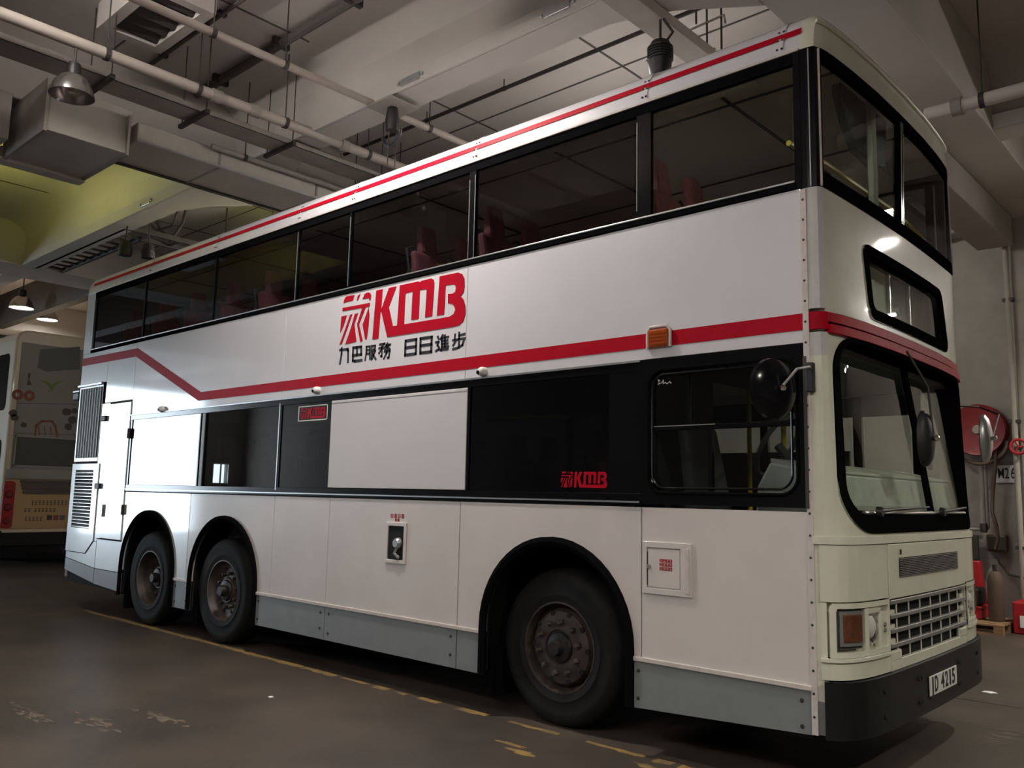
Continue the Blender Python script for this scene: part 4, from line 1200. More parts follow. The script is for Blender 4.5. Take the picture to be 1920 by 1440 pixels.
def pprint(pts, m, nm='poster_print', t=.002):
    return G().prism([tz(*p) for p in pts], 'YZ', PX + .0125, PX + .0125 + t).build(nm, m, pb)
pprint([(70, 712), (90, 722), (97, 735), (104, 722), (124, 712), (104, 716), (97, 722), (88, 715)], 'print_green')
pprint([(75, 655), (150, 650), (150, 692), (88, 697), (70, 690)], 'print_grey')
pprint([(52, 700), (58, 700), (55, 712), (60, 722), (50, 722), (53, 712)], 'print_dark')
g = G()
stroke(g, [tz(*p) for p in ((65, 820), (68, 798), (78, 790), (98, 790), (104, 800), (108, 822))], .035, yz3, .002)
for k in range(3):
    stroke(g, [tz(72 + k * 11, 800), tz(74 + k * 11, 815)], .02, yz3, .002)
g.build('poster_print', 'print_red', pb)
for (px, py, r) in ((25, 775, .09), (28, 783, .08), (44, 797, .06), (125, 772, .10), (135, 787, .10), (128, 800, .09), (140, 770, .07)):
    q = tz(px, py)
    G().prism([(q[0] + r * random.uniform(.7, 1) * math.cos(k * .63), q[1] + r * random.uniform(.6, 1) * math.sin(k * .63)) for k in range(10)], 'YZ', PX + .0125, PX + .0145).build('poster_print', 'print_dark', pb)
g = G()
for zz in ((20, 756, 145, 758), (15, 812, 145, 815)):
    stroke(g, [tz(zz[0] + 14, zz[1]), tz(zz[2], zz[3])], .014, yz3, .002)
g.build('poster_print', 'print_grey', pb)
# rows of small writing on the gold panel (too small to read in the photograph)
g = G()
for (x0_, x1_, yy, hh) in ((58, 130, 938, 9), (45, 105, 953, 7), (46, 80, 969, 8)):
    x_ = x0_
    while x_ < x1_:
        a = tz(x_, yy); b = tz(x_ + 5, yy + hh)
        cx, cz, w_, h_ = (a[0] + b[0]) / 2, (a[1] + b[1]) / 2, abs(b[0] - a[0]) * .8, abs(a[1] - b[1])
        for sg in ([(-.4, .4), (.4, .4)], [(-.4, 0), (.4, 0)], [(-.4, -.4), (.4, -.4)], [(0, .45), (0, -.45)]):
            stroke(g, [(cx + p[0] * w_, cz + p[1] * h_) for p in sg], .010, lambda x, z, d: (PX + .015 + d, x, z), .002)
        x_ += 7 if random.random() > .15 else 12
tag(g.build('small_lettering', 'print_dark', pb), kind='stuff')
for k in range(3):
    a = tz(88 + k * 12, 966); b = tz(97 + k * 12, 975)
    G().box(PX + .015, PX + .018, a[0], b[0], b[1], a[1]).build('emblem_tile', ('print_dark', 'print_red', 'print_grey')[k], pb)
for yy in (PY0 + .02, PY1 - .24):
    o = G().prism(rrect(yy, yy + .20, .72, 1.58, .06, 4), 'YZ', PX - .02, PX + .03).build('tail_lamp', 'red_paint', pb, bevel=.015)
    for zc in (.86, 1.1, 1.34):
        G().lathe([(0, .02), (.05, .018), (.07, .0)], (PX + .03, yy + .10, zc), 'x', 16).build('lamp_lens', 'reel_red', o, smooth=True)
np2 = G().box(PX + .02, PX + .035, 1.78, 2.30, .40, .53).build('number_plate', 'plate_yellow', pb)
for ch_, yc_ in (('U', 1.87), ('X', 1.97)):
    text_mesh('plate_character', ch_, .14, 'ink', np2, Matrix.Translation((PX + .037, yc_, .465)) @ Matrix(((0, 0, 1, 0), (1, 0, 0, 0), (0, 1, 0, 0), (0, 0, 0, 1))), .001)
G().box(PX - 1., PX + .04, PY0 + .02, PY1 - .02, .38, .68).build('rear_bumper', 'bumper', pb, bevel=.03)
G().box(PX - .0, PX + .045, PY0 + .05, PY1 - .05, .64, .68).build('bumper_strip', 'bus_cream', pb, bevel=.01)
# side windows that face the hall
for k in range(5):
    xa = PX - .25 - k * 1.9
    G().prism(rrect(xa - 1.75, xa, 2.9, 3.98, .12, 5), 'XZ', PY0 - .006, PY0 + .01).build('window_pane', 'black_gloss', pb)
    G().prism(rrect(xa - 1.75, xa, 1.55, 2.35, .12, 5), 'XZ', PY0 - .006, PY0 + .01).build('window_pane', 'black_gloss', pb)
for (xw, yw) in ((PX - 2.7, PY0 + .03), (PX - 2.7, PY1 - .31), (PX - 8.6, PY0 + .03), (PX - 8.6, PY1 - .31)):
    G().lathe([(.0, .02), (.28, .02), (.30, .0), (.46, .0), (.50, .04), (.50, .26), (.46, .28), (.0, .28)], (xw, yw, .50), 'y', 28).build('tyre', 'tyre', pb, smooth=True)

# ------------------------------------------------------------------ services under the ceiling
def hang(g, x, y, z0, z1, r=.006):
    g.rod((x, y, z0), (x, y, z1), r, 6)
def pipe_run(name, label, cat, pts, r, m, hangers=(), group=None, top=ZS):
    t = thing(name, label, cat, tuple(pts[0]), group)
    G().tube(pts, r, 12).build('pipe', m, t, smooth=True)
    for (x, y, z) in hangers:
        h = G(); hang(h, x, y, z + r, top); h.build('hanger_rod', 'rod', t)
        G().lathe([(r * 1.02, -.02), (r * 1.18, -.02), (r * 1.18, .02), (r * 1.02, .02)], (x, y, z), 'y' if abs(pts[0][0] - pts[-1][0]) < .01 else 'x', 14).build('pipe_clip', 'rod', t)
    return t
zp = 5.30
x1 = -5.57
p1 = pipe_run('water_pipe', 'thick cream water pipe crossing under the ceiling beside the cable tray', 'pipe', [(x1, -6, zp), (x1, 7.9, zp)], .052, 'pipe_cream',
         [(x1, pix(px, py, 0, x1).y, zp) for px, py in ((200, 100), (372, 165), (535, 228), (690, 285))])
for y in (-.62, -.2, .9):
    G().lathe([(.053, -.05), (.064, -.05), (.064, .05), (.053, .05)], (x1, y, zp), 'y', 16).build('pipe_coupling', 'pipe_grey', p1, smooth=True)
x2 = -4.515
pipe_run('sprinkler_pipe', 'slim cream sprinkler pipe crossing above the bus roof towards the beam', 'pipe', [(x2, -6, zp), (x2, 7.9, zp)], .036, 'pipe_cream',
         [(x2, pix(px, py, 0, x2).y, zp) for px, py in ((400, 62), (535, 122), (745, 215), (805, 240))])
x3 = -6.02
zt = 5.22
tr = thing('cable_tray', 'grey steel cable tray hung on threaded rods beside the thick pipe', 'tray', (x3, -6, zt))
g = G().box(x3 - .15, x3 + .17, -6, 7.9, zt, zt + .006).box(x3 - .15, x3 - .145, -6, 7.9, zt, zt + .06).box(x3 + .165, x3 + .17, -6, 7.9, zt, zt + .06)
g.build('tray_channel', 'pipe_grey', tr)
for dx in (-.09, .0, .08):
    G().tube([(x3 + dx, -6, zt + .03), (x3 + dx, 7.9, zt + .03)], .024, 8).build('cable', 'rod', tr, smooth=True)
for (px, py) in ((190, 120), (365, 190), (525, 250), (690, 320)):
    y = pix(px, py, 0, x3).y
    G().box(x3 - .28, x3 + .30, y - .02, y + .02, zt - .045, zt - .005).build('support_channel', 'rod', tr)
    for dx in (-.24, .26):
        h = G(); hang(h, x3 + dx, y, zt - .03, ZS); h.build('hanger_rod', 'rod', tr)
x3b = -6.42
pipe_run('conduit_pipe', 'slim grey conduit running along the cable tray', 'pipe', [(x3b, -.2, 5.16), (x3b, 7.9, 5.16)], .03, 'pipe_grey', [(x3b, y, 5.16) for y in (.2, 2.4)])
# conduit pair fixed on the slab, along the hall
for (px, py, r, nm, lb) in ((600, 75, .045, 'surface_conduit', 'dark conduit fixed along the slab between beam and thick pipe'), (415, 48, .022, 'surface_conduit', 'thin dark conduit fixed along the slab nearest the thick pipe end')):
    q = pix(px, py, 2, ZS - r - .012); q.y = min(q.y, .03 - r * 2.2) - (.10 if r < .03 else 0)
    t = thing(nm, lb, 'conduit', (-7, q.y, ZS - r))
    G().tube([(-7.1, q.y, ZS - r - .012), (-.9, q.y, ZS - r - .012)], r, 8).build('conduit', 'joint', t, smooth=True)
    for k in range(5):
        G().box(-6.6 + k * 1.2, -6.55 + k * 1.2, q.y - r * 2, q.y + r * 2, ZS - r * 2.2, ZS - .007).build('saddle', 'rod', t)
q = pix(800, 226, 2, 5.95)
t = pipe_run('drain_pipe', 'thin dark pipe hung along the far side of the long beam', 'pipe', [(-7.1, q.y, 5.95), (-.9, q.y, 5.95)], .022, 'rod', [(pix(px, py, 1, q.y).x, q.y, 5.95) for px, py in ((945, 160), (800, 226), (640, 292))])
q = pix(880, 290, 2, 5.95)
# steel trunking across the hall in front of the wide cross beam
xa, xb = -1.66, -1.44
tk = thing('cable_trunking', 'pale steel trunking crossing the hall under the beam end', 'trunking', (xa, -6, 5.19))
G().box(xa, xb, -6, 8.3, 5.19, 5.285).build('trunking_body', 'pipe_cream', tk, bevel=.006)
for k in range(7):
    y = -3 + k * 1.55
    G().box(xa - .004, xb + .004, y - .012, y + .012, 5.186, 5.289).build('trunking_joint', 'pipe_grey', tk)
# cables and rods between trunking and cross beam
hk = thing('hanging_conduits', 'cluster of dark vertical conduits hanging beside the trunking', 'conduit', (-1.25, 1.3, 5.0))
for (px0, py0, px1, py1) in ((1305, 0, 1305, 45), (1325, 0, 1325, 100), (1352, 0, 1352, 92)):
    a = pix(px0, py0, 1, 1.75); b = pix(px1, py1, 1, 1.75)
    G().rod((a.x, 1.75, a.z + .5), (a.x, 1.75, b.z), .010, 6).build('conduit', 'rod', hk)
a = pix(1280, 62, 1, 1.75); b = pix(1358, 28, 1, 1.75)
G().tube([a, b, (b.x + .01, b.y, b.z - .08)], .012, 6).build('conduit', 'pipe_grey', hk)
# black domes hanging above the roof
def hang_device(px, py, z, name, label, r, parts):
    q = pix(px, py, 2, z)
    t = thing(name, label, 'device', (q.x, q.y, z))
    parts(t, q)
def dev1(t, q):
    G().lathe([(0, -.13), (.06, -.12), (.085, -.06), (.09, .0), (.09, .10), (.07, .14), (.0, .15)], q, 'z', 20).build('dome', 'black_plastic', t, smooth=True)
    for k in range(5):
        G().lathe([(.091, -.006), (.100, -.006), (.100, .006), (.091, .006)], (q.x, q.y, q.z + .0 + k * .022), 'z', 20).build('cooling_fin', 'black_plastic', t)
    G().lathe([(0, -.15), (.02, -.147), (.03, -.12)], q, 'z', 12).build('lens', 'lens_clear', t, smooth=True)
    g = G(); hang(g, q.x, q.y, q.z + .14, 5.188, .012); g.build('stem', 'rod', t)
    G().tube([(q.x + .02, q.y, q.z + .1), (q.x + .10, q.y + .02, q.z + .2), (q.x + .03, q.y, 5.185)], .012, 6).build('flex_cable', 'rod', t, smooth=True)
hang_device(1238, 112, 4.86, 'camera_dome', 'finned black camera dome hanging under the pale trunking', .12, dev1)
def dev2(t, q):
    G().box(q.x - .18, q.x + .18, q.y - .18, q.y + .18, q.z + .18, q.z + .20).build('mount_plate', 'pipe_grey', t)
    G().lathe([(0, -.05), (.06, -.05), (.07, .05), (.05, .18), (0, .18)], q, 'z', 14).build('holder', 'black_plastic', t, smooth=True)
    G().tube([(q.x + .13 * math.cos(a), q.y, q.z - .07 + .13 * math.sin(a)) for a in [math.pi + math.pi * k / 12 for k in range(13)]], .018, 8).build('yoke', 'black_plastic', t, smooth=True)
    for dx in (-.02, .03):
        g = G(); hang(g, q.x + dx, q.y + dx, q.z - .42, q.z - .04, .006); g.build('drop_cable', 'rod', t)
    g = G(); hang(g, q.x, q.y, q.z + .2, ZB if BY0 - .1 < q.y < BY1 + .6 else ZS, .022); g.build('stem', 'rod', t)
hang_device(735, 236, 5.05, 'lamp_holder', 'empty black lamp holder hanging from a plate above the roof', .1, dev2)
# air duct that follows the second cross beam, with its box at the near end
zb_ = 4.80
e1 = pix(82, 243, 2, zb_); e2 = pix(240, 287, 2, zb_)
bx = (e1.x + e2.x) / 2
e3 = pix(262, 170, 0, bx); e3.z = min(e3.z, ZB - .005)
ub = thing('duct_plenum', 'large boxy sheet metal plenum at the end of the duct', 'duct', (bx, e1.y, zb_))
G().hexa([(bx - 1.1, e1.y, zb_), (bx, e1.y, zb_), (bx, e2.y, zb_), (bx - 1.1, e2.y, zb_), (bx - 1.1, e1.y + .05, e3.z), (bx - .08, e1.y + .05, e3.z), (bx - .08, e3.y, e3.z), (bx - 1.1, e3.y, e3.z)]).build('plenum_box', 'duct_metal', ub, bevel=.012)
G().box(bx - 1.12, bx + .02, e1.y - .02, e1.y + .01, zb_ - .02, e3.z).build('plenum_flange', 'pipe_grey', ub)
G().box(bx - 1.12, bx + .02, e2.y - .012, e2.y + .012, zb_ - .02, e3.z - .1).build('plenum_flange', 'pipe_grey', ub)
G().box(bx - 1.25, bx - 1.08, e1.y - .05, e2.y + .03, zb_ - .03, zb_ + .12).build('plenum_lip', 'duct_metal', ub, bevel=.01)
zd = 4.98
a = pix(245, 256, 2, zd); b = pix(600, 378, 2, zd); c = pix(240, 300, 2, zd)
dxa = (a.x + b.x) / 2; dxb = dxa - .72; a.y = max(a.y, -1.0, e3.y + .03)
du = thing('air_duct', 'long pale sheet metal duct crossing the hall behind the pipes', 'duct', (dxa, a.y, zd))
ztop = pix(250, 225, 0, dxa).z
G().box(dxb, dxa, a.y, 8.2, zd, ztop).build('duct_run', 'duct_metal', du, bevel=.01)
G().box(dxb - .03, dxb, a.y, 8.2, zd - .02, zd + .05).build('duct_flange', 'rod', du)
G().box(dxa, dxa + .012, a.y, 8.2, zd - .004, zd + .02).build('duct_seam', 'alu', du)
for k in range(6):
    y = a.y + .9 + k * 1.25
    G().box(dxb - .005, dxa + .008, y - .012, y + .012, zd - .008, ztop + .008).build('duct_joint', 'pipe_grey', du)
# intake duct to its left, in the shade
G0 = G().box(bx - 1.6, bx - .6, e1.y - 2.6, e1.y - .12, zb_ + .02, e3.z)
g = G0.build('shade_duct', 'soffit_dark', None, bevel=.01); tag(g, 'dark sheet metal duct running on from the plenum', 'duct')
# ceiling vent
zc = 5.82
vc = [pix(px, py, 2, zc) for px, py in ((238, 28), (300, -12), (352, 40), (290, 84))]
vx0, vx1 = min(p.x for p in vc), max(p.x for p in vc); vy0, vy1 = min(p.y for p in vc), max(p.y for p in vc)
vt = thing('ceiling_vent', 'square dark air vent in a pale frame beside the long pipe', 'vent', ((vx0 + vx1) / 2, (vy0 + vy1) / 2, zc))
g = G()
for (xa_, xb_, ya_, yb_) in ((vx0 - .1, vx1 + .1, vy0 - .1, vy0), (vx0 - .1, vx1 + .1, vy1, vy1 + .1), (vx0 - .1, vx0, vy0, vy1), (vx1, vx1 + .1, vy0, vy1)):
    g.box(xa_, xb_, ya_, yb_, zc - .02, ZS)
g.build('vent_frame', 'soffit', vt)
G().box(vx0, vx1, vy0, vy1, zc + .06, zc + .07).build('vent_void', 'dark_void', vt)
for k in range(5):
    x_ = vx0 + (vx1 - vx0) * (k + .5) / 5
    G().hexa([(x_ - .05, vy0, zc), (x_ - .04, vy0, zc), (x_ - .04, vy1, zc), (x_ - .05, vy1, zc), (x_ + .03, vy0, zc + .06), (x_ + .04, vy0, zc + .06), (x_ + .04, vy1, zc + .06), (x_ + .03, vy1, zc + .06)]).build('vent_blade', 'rod', vt)
# pale box fitting under the duct
q1 = pix(415, 275, 2, 5.45); q2 = pix(585, 290, 2, 5.45)
jb = thing('junction_box', 'white box fitting hung behind the cable tray', 'box', (q2.x, q2.y, 5.45))
G().box(min(q1.x, q2.x) - .25, max(q1.x, q2.x) + .2, q1.y + .25, q2.y, 5.45, 5.62).build('box_body', 'beam_bottom', jb, bevel=.02)
G().box(min(q1.x, q2.x) - .35, min(q1.x, q2.x) - .25, q1.y + .3, q2.y - .1, 5.47, 5.60).build('box_end', 'soffit', jb, bevel=.02)
g = G(); hang(g, (q1.x + q2.x) / 2, (q1.y + q2.y) / 2, 5.62, ZS, .012); g.build('hanger_rod', 'rod', jb)
# cable ladder in the next bay
zl = 5.30
c0 = pix(70, 497, 2, zl); c1 = pix(243, 432, 2, zl); c2 = pix(345, 466, 2, zl)
cl = thing('cable_ladder', 'dark cable ladder turning a corner in the yellow-lit bay', 'ladder', (c1.x, c1.y, zl))
yA = (c0.y + c1.y) / 2; xA = c1.x
for dy in (0, .42):
    G().box(-14.2, xA + (dy and -.42), yA + dy - .02, yA + dy + .02, zl, zl + .08).build('ladder_rail', 'rod', cl)
for dx in (0, -.42):
    G().box(xA + dx - .02, xA + dx + .02, yA + (.42 if dx else 0), 6, zl, zl + .08).build('ladder_rail', 'rod', cl)
for k in range(11):
    x_ = xA - .42 - k * .3
    if x_ > -14.1: G().box(x_ - .015, x_ + .015, yA, yA + .42, zl + .02, zl + .05).build('ladder_rung', 'rod', cl)
for k in range(9):
    y_ = yA + .42 + k * .45
    G().box(xA - .42, xA, y_ - .015, y_ + .015, zl + .02, zl + .05).build('ladder_rung', 'rod', cl)
for (x_, y_) in ((xA, yA), (-13.5, yA), (-12, yA), (xA, yA + 1.6), (xA - .4, yA + 2.8)):
    g = G(); hang(g, x_, y_, zl, ZS, .012); g.build('hanger_rod', 'rod', cl)
for (px, py, lb) in ((235, 468, 'small black spotlight housing under the rungs of the cable ladder'), (277, 473, 'small black spotlight housing hanging just inside the ladder corner')):
    q = pix(px, py, 2, 4.95)
    t = thing('spotlight_housing', lb, 'lamp', (q.x, q.y, 4.95), 'spotlight housings under the cable ladder')
    G().lathe([(0, -.09), (.09, -.09), (.10, .0), (.07, .12), (0, .12)], q, 'z', 16).build('housing', 'black_plastic', t, smooth=True)
    g = G(); hang(g, q.x, q.y, 5.06, ZS, .012); g.build('stem', 'rod', t)
# cables drooping near the ladder
q = pix(300, 420, 2, 5.5); q.y = 1.35
t = thing('loose_cable', 'bunch of loose black cable hanging beside the ladder corner', 'cable', tuple(q))
G().tube([(q.x - .5, q.y - .2, ZS), (q.x - .3, q.y, 5.5), (q.x - .1, q.y + .1, 5.35), (q.x, q.y + .2, 5.6), (q.x + .05, q.y + .25, ZS)], .025, 8).build('cable', 'rod', t, smooth=True)
G().tube([(q.x - .4, q.y - .3, ZS), (q.x - .35, q.y - .2, 5.6), (q.x - .2, q.y - .1, 5.45), (q.x + .1, q.y, 5.5), (q.x + .2, q.y + .1, ZS)], .02, 8).build('cable', 'rod', t, smooth=True)
# right side: cream pipe and duct beyond the wide beam
VP_Y = 2.9
a = pix(1740, 212, 1, VP_Y); b = pix(1920, 170, 1, VP_Y)
zr = min((a.z + b.z) / 2, ZB - .12)
t = pipe_run('vent_pipe', 'thick cream pipe running under the wide beam beside the bus roof', 'pipe', [(pix(1735, 212, 1, VP_Y).x, VP_Y, zr), (9, VP_Y, zr)], .055, 'beam_bottom', [(pix(1842, 190, 1, VP_Y).x, VP_Y, zr), (1.5, VP_Y, zr)])
G().lathe([(.055, -.04), (.075, -.04), (.075, .04), (.055, .04)], (pix(1795, 200, 1, VP_Y).x, VP_Y, zr), 'x', 18).build('pipe_flange', 'pipe_grey', t, smooth=True)
ex = pix(1885, 400, 1, 8.1)
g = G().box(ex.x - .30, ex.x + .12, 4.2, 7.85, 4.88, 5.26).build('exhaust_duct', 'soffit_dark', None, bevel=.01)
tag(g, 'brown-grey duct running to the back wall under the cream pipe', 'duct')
for k in range(3):
    q = pix(1760, 330 + k * 14, 1, 7.9)
    t = pipe_run('wall_pipe', ('topmost of the thin pipes along the back wall', 'middle one of the thin pipes along the back wall', 'lowest of the thin pipes along the back wall')[k], 'pipe', [(-6, 7.9, q.z), (-.75, 7.9, q.z)], .025, 'pipe_grey', [(-1.3, 7.9, q.z), (-4, 7.9, q.z)], 'thin pipes along the back wall')
# downpipe beside the pilaster
q = pix(1897, 700, 1, 7.98)
t = thing('wall_downpipe', 'vertical cream pipe on the back wall pilaster', 'pipe', (q.x, 7.98, 0))
G().rod((q.x, 7.98, 0), (q.x, 7.98, 5.25), .035, 12).build('pipe', 'wall_paint', t, smooth=True)
for z in (1.0, 2.6, 4.2):
    G().box(q.x - .06, q.x + .06, 7.95, 8.06, z - .02, z + .02).build('pipe_clip', 'steel_dark', t)
# ------------------------------------------------------------------ lamps
def high_bay(name, label, x, y, z, power, lit, col=(1., .93, .86), group=None, size=1.0, ztop=ZS, spread=150):
    t = thing(name, label, 'lamp', (x, y, z), group)
    pr = [(.07, .26), (.10, .25), (.15, .21), (.20, .14), (.235, .05), (.245, .0), (.238, .0), (.228, .05), (.19, .14), (.14, .2), (.0, .22)]
    G().lathe([(r * size, z + h * size) for r, h in pr], (x, y, 0), 'z', 32).build('reflector', 'lamp_shade_metal', t, smooth=True)
    G().lathe([(0, z + .40 * size), (.06 * size, z + .40 * size), (.075 * size, z + .37 * size), (.075 * size, z + .25 * size)], (x, y, 0), 'z', 20).build('ballast_cap', 'black_plastic', t, smooth=True)
    g = G(); hang(g, x, y, z + .40 * size, ztop, .012); g.build('stem', 'rod', t)
    G().lathe([(0, z + .02), (.03, z + .03), (.04, z + .07), (.03, z + .12), (0, z + .13)], (x, y, 0), 'z', 16).build('bulb', lit if lit else 'lens_clear', t, smooth=True)
    if lit:
        G().lathe([(0, z + .012), (.20, z + .012), (.225, z + .03)], (x, y, 0), 'z', 28).build('lamp_glass', lit, t, smooth=True)
    if power:
        l = bpy.data.lights.new(name + '_light', 'SPOT'); l.energy = power; l.color = col; l.shadow_soft_size = .11
        l.spot_size = R(spread); l.spot_blend = .6
        lo = bpy.data.objects.new('lamp_light', l); COL.objects.link(lo)
        lo.location = (x, y, z - .02); attach(lo, t)
    return t
q = pix(135, 172, 2, 4.85)
high_bay('high_bay_lamp', 'unlit polished bell-shaped lamp hanging under the cable tray', q.x, q.y, q.z - .04, 0, None, size=.74, ztop=5.245)
high_bay('high_bay_lamp', 'lit bell lamp hanging over the near side of the bus', LAMP_A[0], LAMP_A[1], LAMP_A[2], LAMP_A[3], 'bulb', ztop=ZS)
high_bay('high_bay_lamp', 'lit bell lamp hanging between the bus front and back wall', 1.9, 6.2, 4.98, P_FRONT, 'bulb', col=(1., .96, .80), spread=135)
high_bay('high_bay_lamp', 'lit bell lamp hanging ahead of the bus front corner', 5.0, -2.2, 5.2, P_AHEAD, 'bulb', col=(1., .96, .80))
high_bay('high_bay_lamp', 'lit bell lamp hanging over the open floor beside the bus front', .8, -7.5, 5.2, P_SIDE, 'bulb')
high_bay('high_bay_lamp', 'lit bell lamp hanging by the long wall facing the bus', -2.8, -9.8, 5.2, P_SIDE, 'bulb')
q = pix(40, 578, 0, -18.0)
high_bay('high_bay_lamp', 'lit bell lamp glowing above the far end of the parked bus', q.x, q.y, q.z, 110, 'bulb_far')
q = pix(88, 604, 0, -20.5)
high_bay('high_bay_lamp', 'lit bell lamp hanging low behind the parked bus roof', q.x, q.y, q.z + .05, 60, 'bulb_far')
def batten(label, x, y, z, ln, along, m, group=None, up=False):
    """fluorescent batten: tray, tube, end caps; hung from the slab"""
    t = thing('fluorescent_batten', label, 'lamp', (x, y, z), group)
    hx, hy = (ln / 2, .05) if along == 'x' else (.05, ln / 2)
    if up:                                  # trough shape added to shield the tube from below, lighting only the slab
        g = G().box(x - hx, x + hx, y - .16, y + .16, z - .07, z - .05).box(x - hx, x + hx, y - .16, y - .15, z - .05, z + .015).box(x - hx, x + hx, y + .15, y + .16, z - .05, z + .015)
        g.box(x - hx - .01, x - hx, y - .16, y + .16, z - .07, z + .015).box(x + hx, x + hx + .01, y - .16, y + .16, z - .07, z + .015)
        g.build('batten_tray', 'steel_dark', t)
    else:
        G().box(x - hx, x + hx, y - hy, y + hy, z + .03, z + .09).build('batten_tray', 'plate_white', t, bevel=.006)
    a, b = ((x - hx + .03, y, z), (x + hx - .03, y, z)) if along == 'x' else ((x, y - hy + .03, z), (x, y + hy - .03, z))
    G().rod(a, b, .019, 10).build('tube', m, t, smooth=True)
    for p in (a, b):
        G().box(p[0] - .03, p[0] + .03, p[1] - .03, p[1] + .03, z - .025, z + .03).build('end_cap', 'plate_white', t)
    for s in (-.35, .35):
        g = G(); hang(g, x + (s * ln if along == 'x' else 0), y + (s * ln if along == 'y' else 0), z + .09, ZS, .006); g.build('hanger_rod', 'rod', t)
    return t
batten('lit fluorescent batten hung in front of the bus nose by the back wall', 2.9, 7.5, 4.36, 1.5, 'x', 'tube_white')
batten('added fill-light batten hung over the floor facing the bus front wheel', -.9, -6.6, 5.0, 1.5, 'x', 'tube_white')  # unseen tube added to brighten the ceiling
batten('added fill-light batten hung over the floor beside the bus front', 2.4, -7.6, 5.0, 1.5, 'x', 'tube_white')  # second tube added out of view for ceiling light
batten('added fill-light batten hung over the far side of the bus middle', -2.9, 4.1, 5.0, 1.5, 'x', 'tube_white')  # added behind the bus, lights the far part of the ceiling
batten('added fill-light batten hung over the far side of the bus rear wheels', -9.4, 3.4, 4.9, 1.2, 'x', 'tube_white')  # added where the bus hides it, to light ceiling and saloon
batten('added fill-light batten hung close under the slab near the thick pipe', -4.6, -2.75, 5.62, .9, 'x', 'tube_white')  # added outside the view to lift the dark left ceiling
batten('greenish fluorescent batten in the bay behind the duct', -10.7, -1.9, 5.12, 1.2, 'x', 'tube_green', up=True)
batten('greenish fluorescent batten hidden behind the bus rear roof', -9.1, 2.3, 5.0, .45, 'x', 'tube_green', up=True)

# ------------------------------------------------------------------ along the back wall
q = pix(1832, 806, 1, 8.12)
hr = thing('hose_reel', 'dark red fire hose reel on the back wall with looped brown hose', 'hose reel', (q.x, 8.4, q.z - .4))
G().lathe([(0, -.02), (.30, -.02), (.335, -.03), (.345, -.015), (.345, .005), (.10, .01), (.10, .15), (.345, .155), (.345, .175), (0, .175)], (q.x, 8.14, q.z), 'y', 40).build('drum', 'reel_red', hr, smooth=True)
G().lathe([(0, -.05), (.05, -.05), (.065, -.02)], (q.x, 8.14, q.z), 'y', 20).build('hub_cap', 'pipe_grey', hr, smooth=True)
G().tube([(q.x + .19 * math.cos(a), 8.22, q.z + .19 * math.sin(a)) for a in [2 * math.pi * k / 28 for k in range(28)]], .05, 8, closed=True).build('hose_coil', 'hose_brown', hr, smooth=True)
G().tube([(q.x + .33 * math.cos(a), 8.20, q.z - .12 + .33 * math.sin(a)) for a in [R(185) + R(170) * k / 14 for k in range(15)]], .022, 8).build('hose_loop', 'hose_brown', hr, smooth=True)
pa, pb_ = pix(1866, 800, 1, 8.15), pix(1872, 830, 1, 8.15)
G().tube([pix(px, py, 1, 8.18) for px, py in ((1858, 800), (1868, 830), (1866, 880), (1861, 930), (1860, 960), (1868, 985), (1872, 1010), (1866, 1030))], .022, 8).build('hose_tail', 'hose_brown', hr, smooth=True)
for px in (1840, 1846):
    a = pix(px, 850, 1, 8.3); b = pix(px + 3, 990, 1, 8.3)
    G().rod((a.x, 8.3, a.z), (a.x, 8.3, b.z), .022, 8).build('feed_pipe', 'pipe_grey', hr, smooth=True)
a = pix(1846, 990, 1, 8.3)
G().lathe([(0, -.06), (.04, -.06), (.05, .0), (.04, .06), (0, .06)], (a.x, 8.26, a.z), 'z', 12).build('stop_valve', 'steel_dark', hr, smooth=True)
G().tube([(a.x - .35, 8.28, a.z - .02), (a.x, 8.28, a.z - .02), (a.x + .05, 8.28, a.z + .0)], .02, 8).build('feed_pipe', 'pipe_grey', hr, smooth=True)
G().box(q.x - .03, q.x + .03, 8.31, 8.392, q.z - .1, q.z + .1).build('wall_bracket', 'reel_red', hr)
b = pix(1869, 1020, 1, 8.3)
bxo = thing('wall_switch_box', 'small dark brown box on the wall under the hose', 'box', (b.x, 8.4, b.z))
G().box(b.x - .12, b.x + .12, 8.28, 8.40, b.z - .10, b.z + .12).build('box_body', 'hose_brown', bxo, bevel=.02)
G().box(b.x - .10, b.x + .10, 8.265, 8.285, b.z - .08, b.z + .10).build('box_lid', 'steel_dark', bxo, bevel=.01)
def sign(px0, py0, px1, py1, txt, label, yy):
    a = pix(px0, py0, 1, yy); b = pix(px1, py1, 1, yy)
    t = thing('bay_sign', label, 'sign', ((a.x + b.x) / 2, yy, b.z))
    G().box(a.x, b.x, yy, yy + .015, b.z, a.z).build('sign_board', 'sign_white', t, bevel=.004)
    W_ = abs(b.x - a.x)
    for k, ch_ in enumerate(txt):
        text_mesh('sign_character', ch_, .20, 'ink', t, Matrix.Translation((a.x + W_ * (.25 + .27 * k), yy - .003, (a.z + b.z) / 2)) @ Matrix(((1, 0, 0, 0), (0, 0, -1, 0), (0, 1, 0, 0), (0, 0, 0, 1))), .001, W_ * (.27 if k == 0 else .19), .001 if k == 0 else .003)
sign(1866, 872, 1909, 905, 'M26', 'white bay sign reading M26 beside the hose reel', 8.36)
a = pix(1912, 838, 1, 7.95)
vl = thing('valve_wheel', 'red valve hand wheel on the downpipe', 'valve', (a.x, 7.95, a.z))
G().tube([(a.x + .09 * math.cos(t_), 7.88, a.z + .09 * math.sin(t_)) for t_ in [2 * math.pi * k / 20 for k in range(20)]], .018, 8, closed=True).build('wheel_rim', 'red_paint', vl, smooth=True)
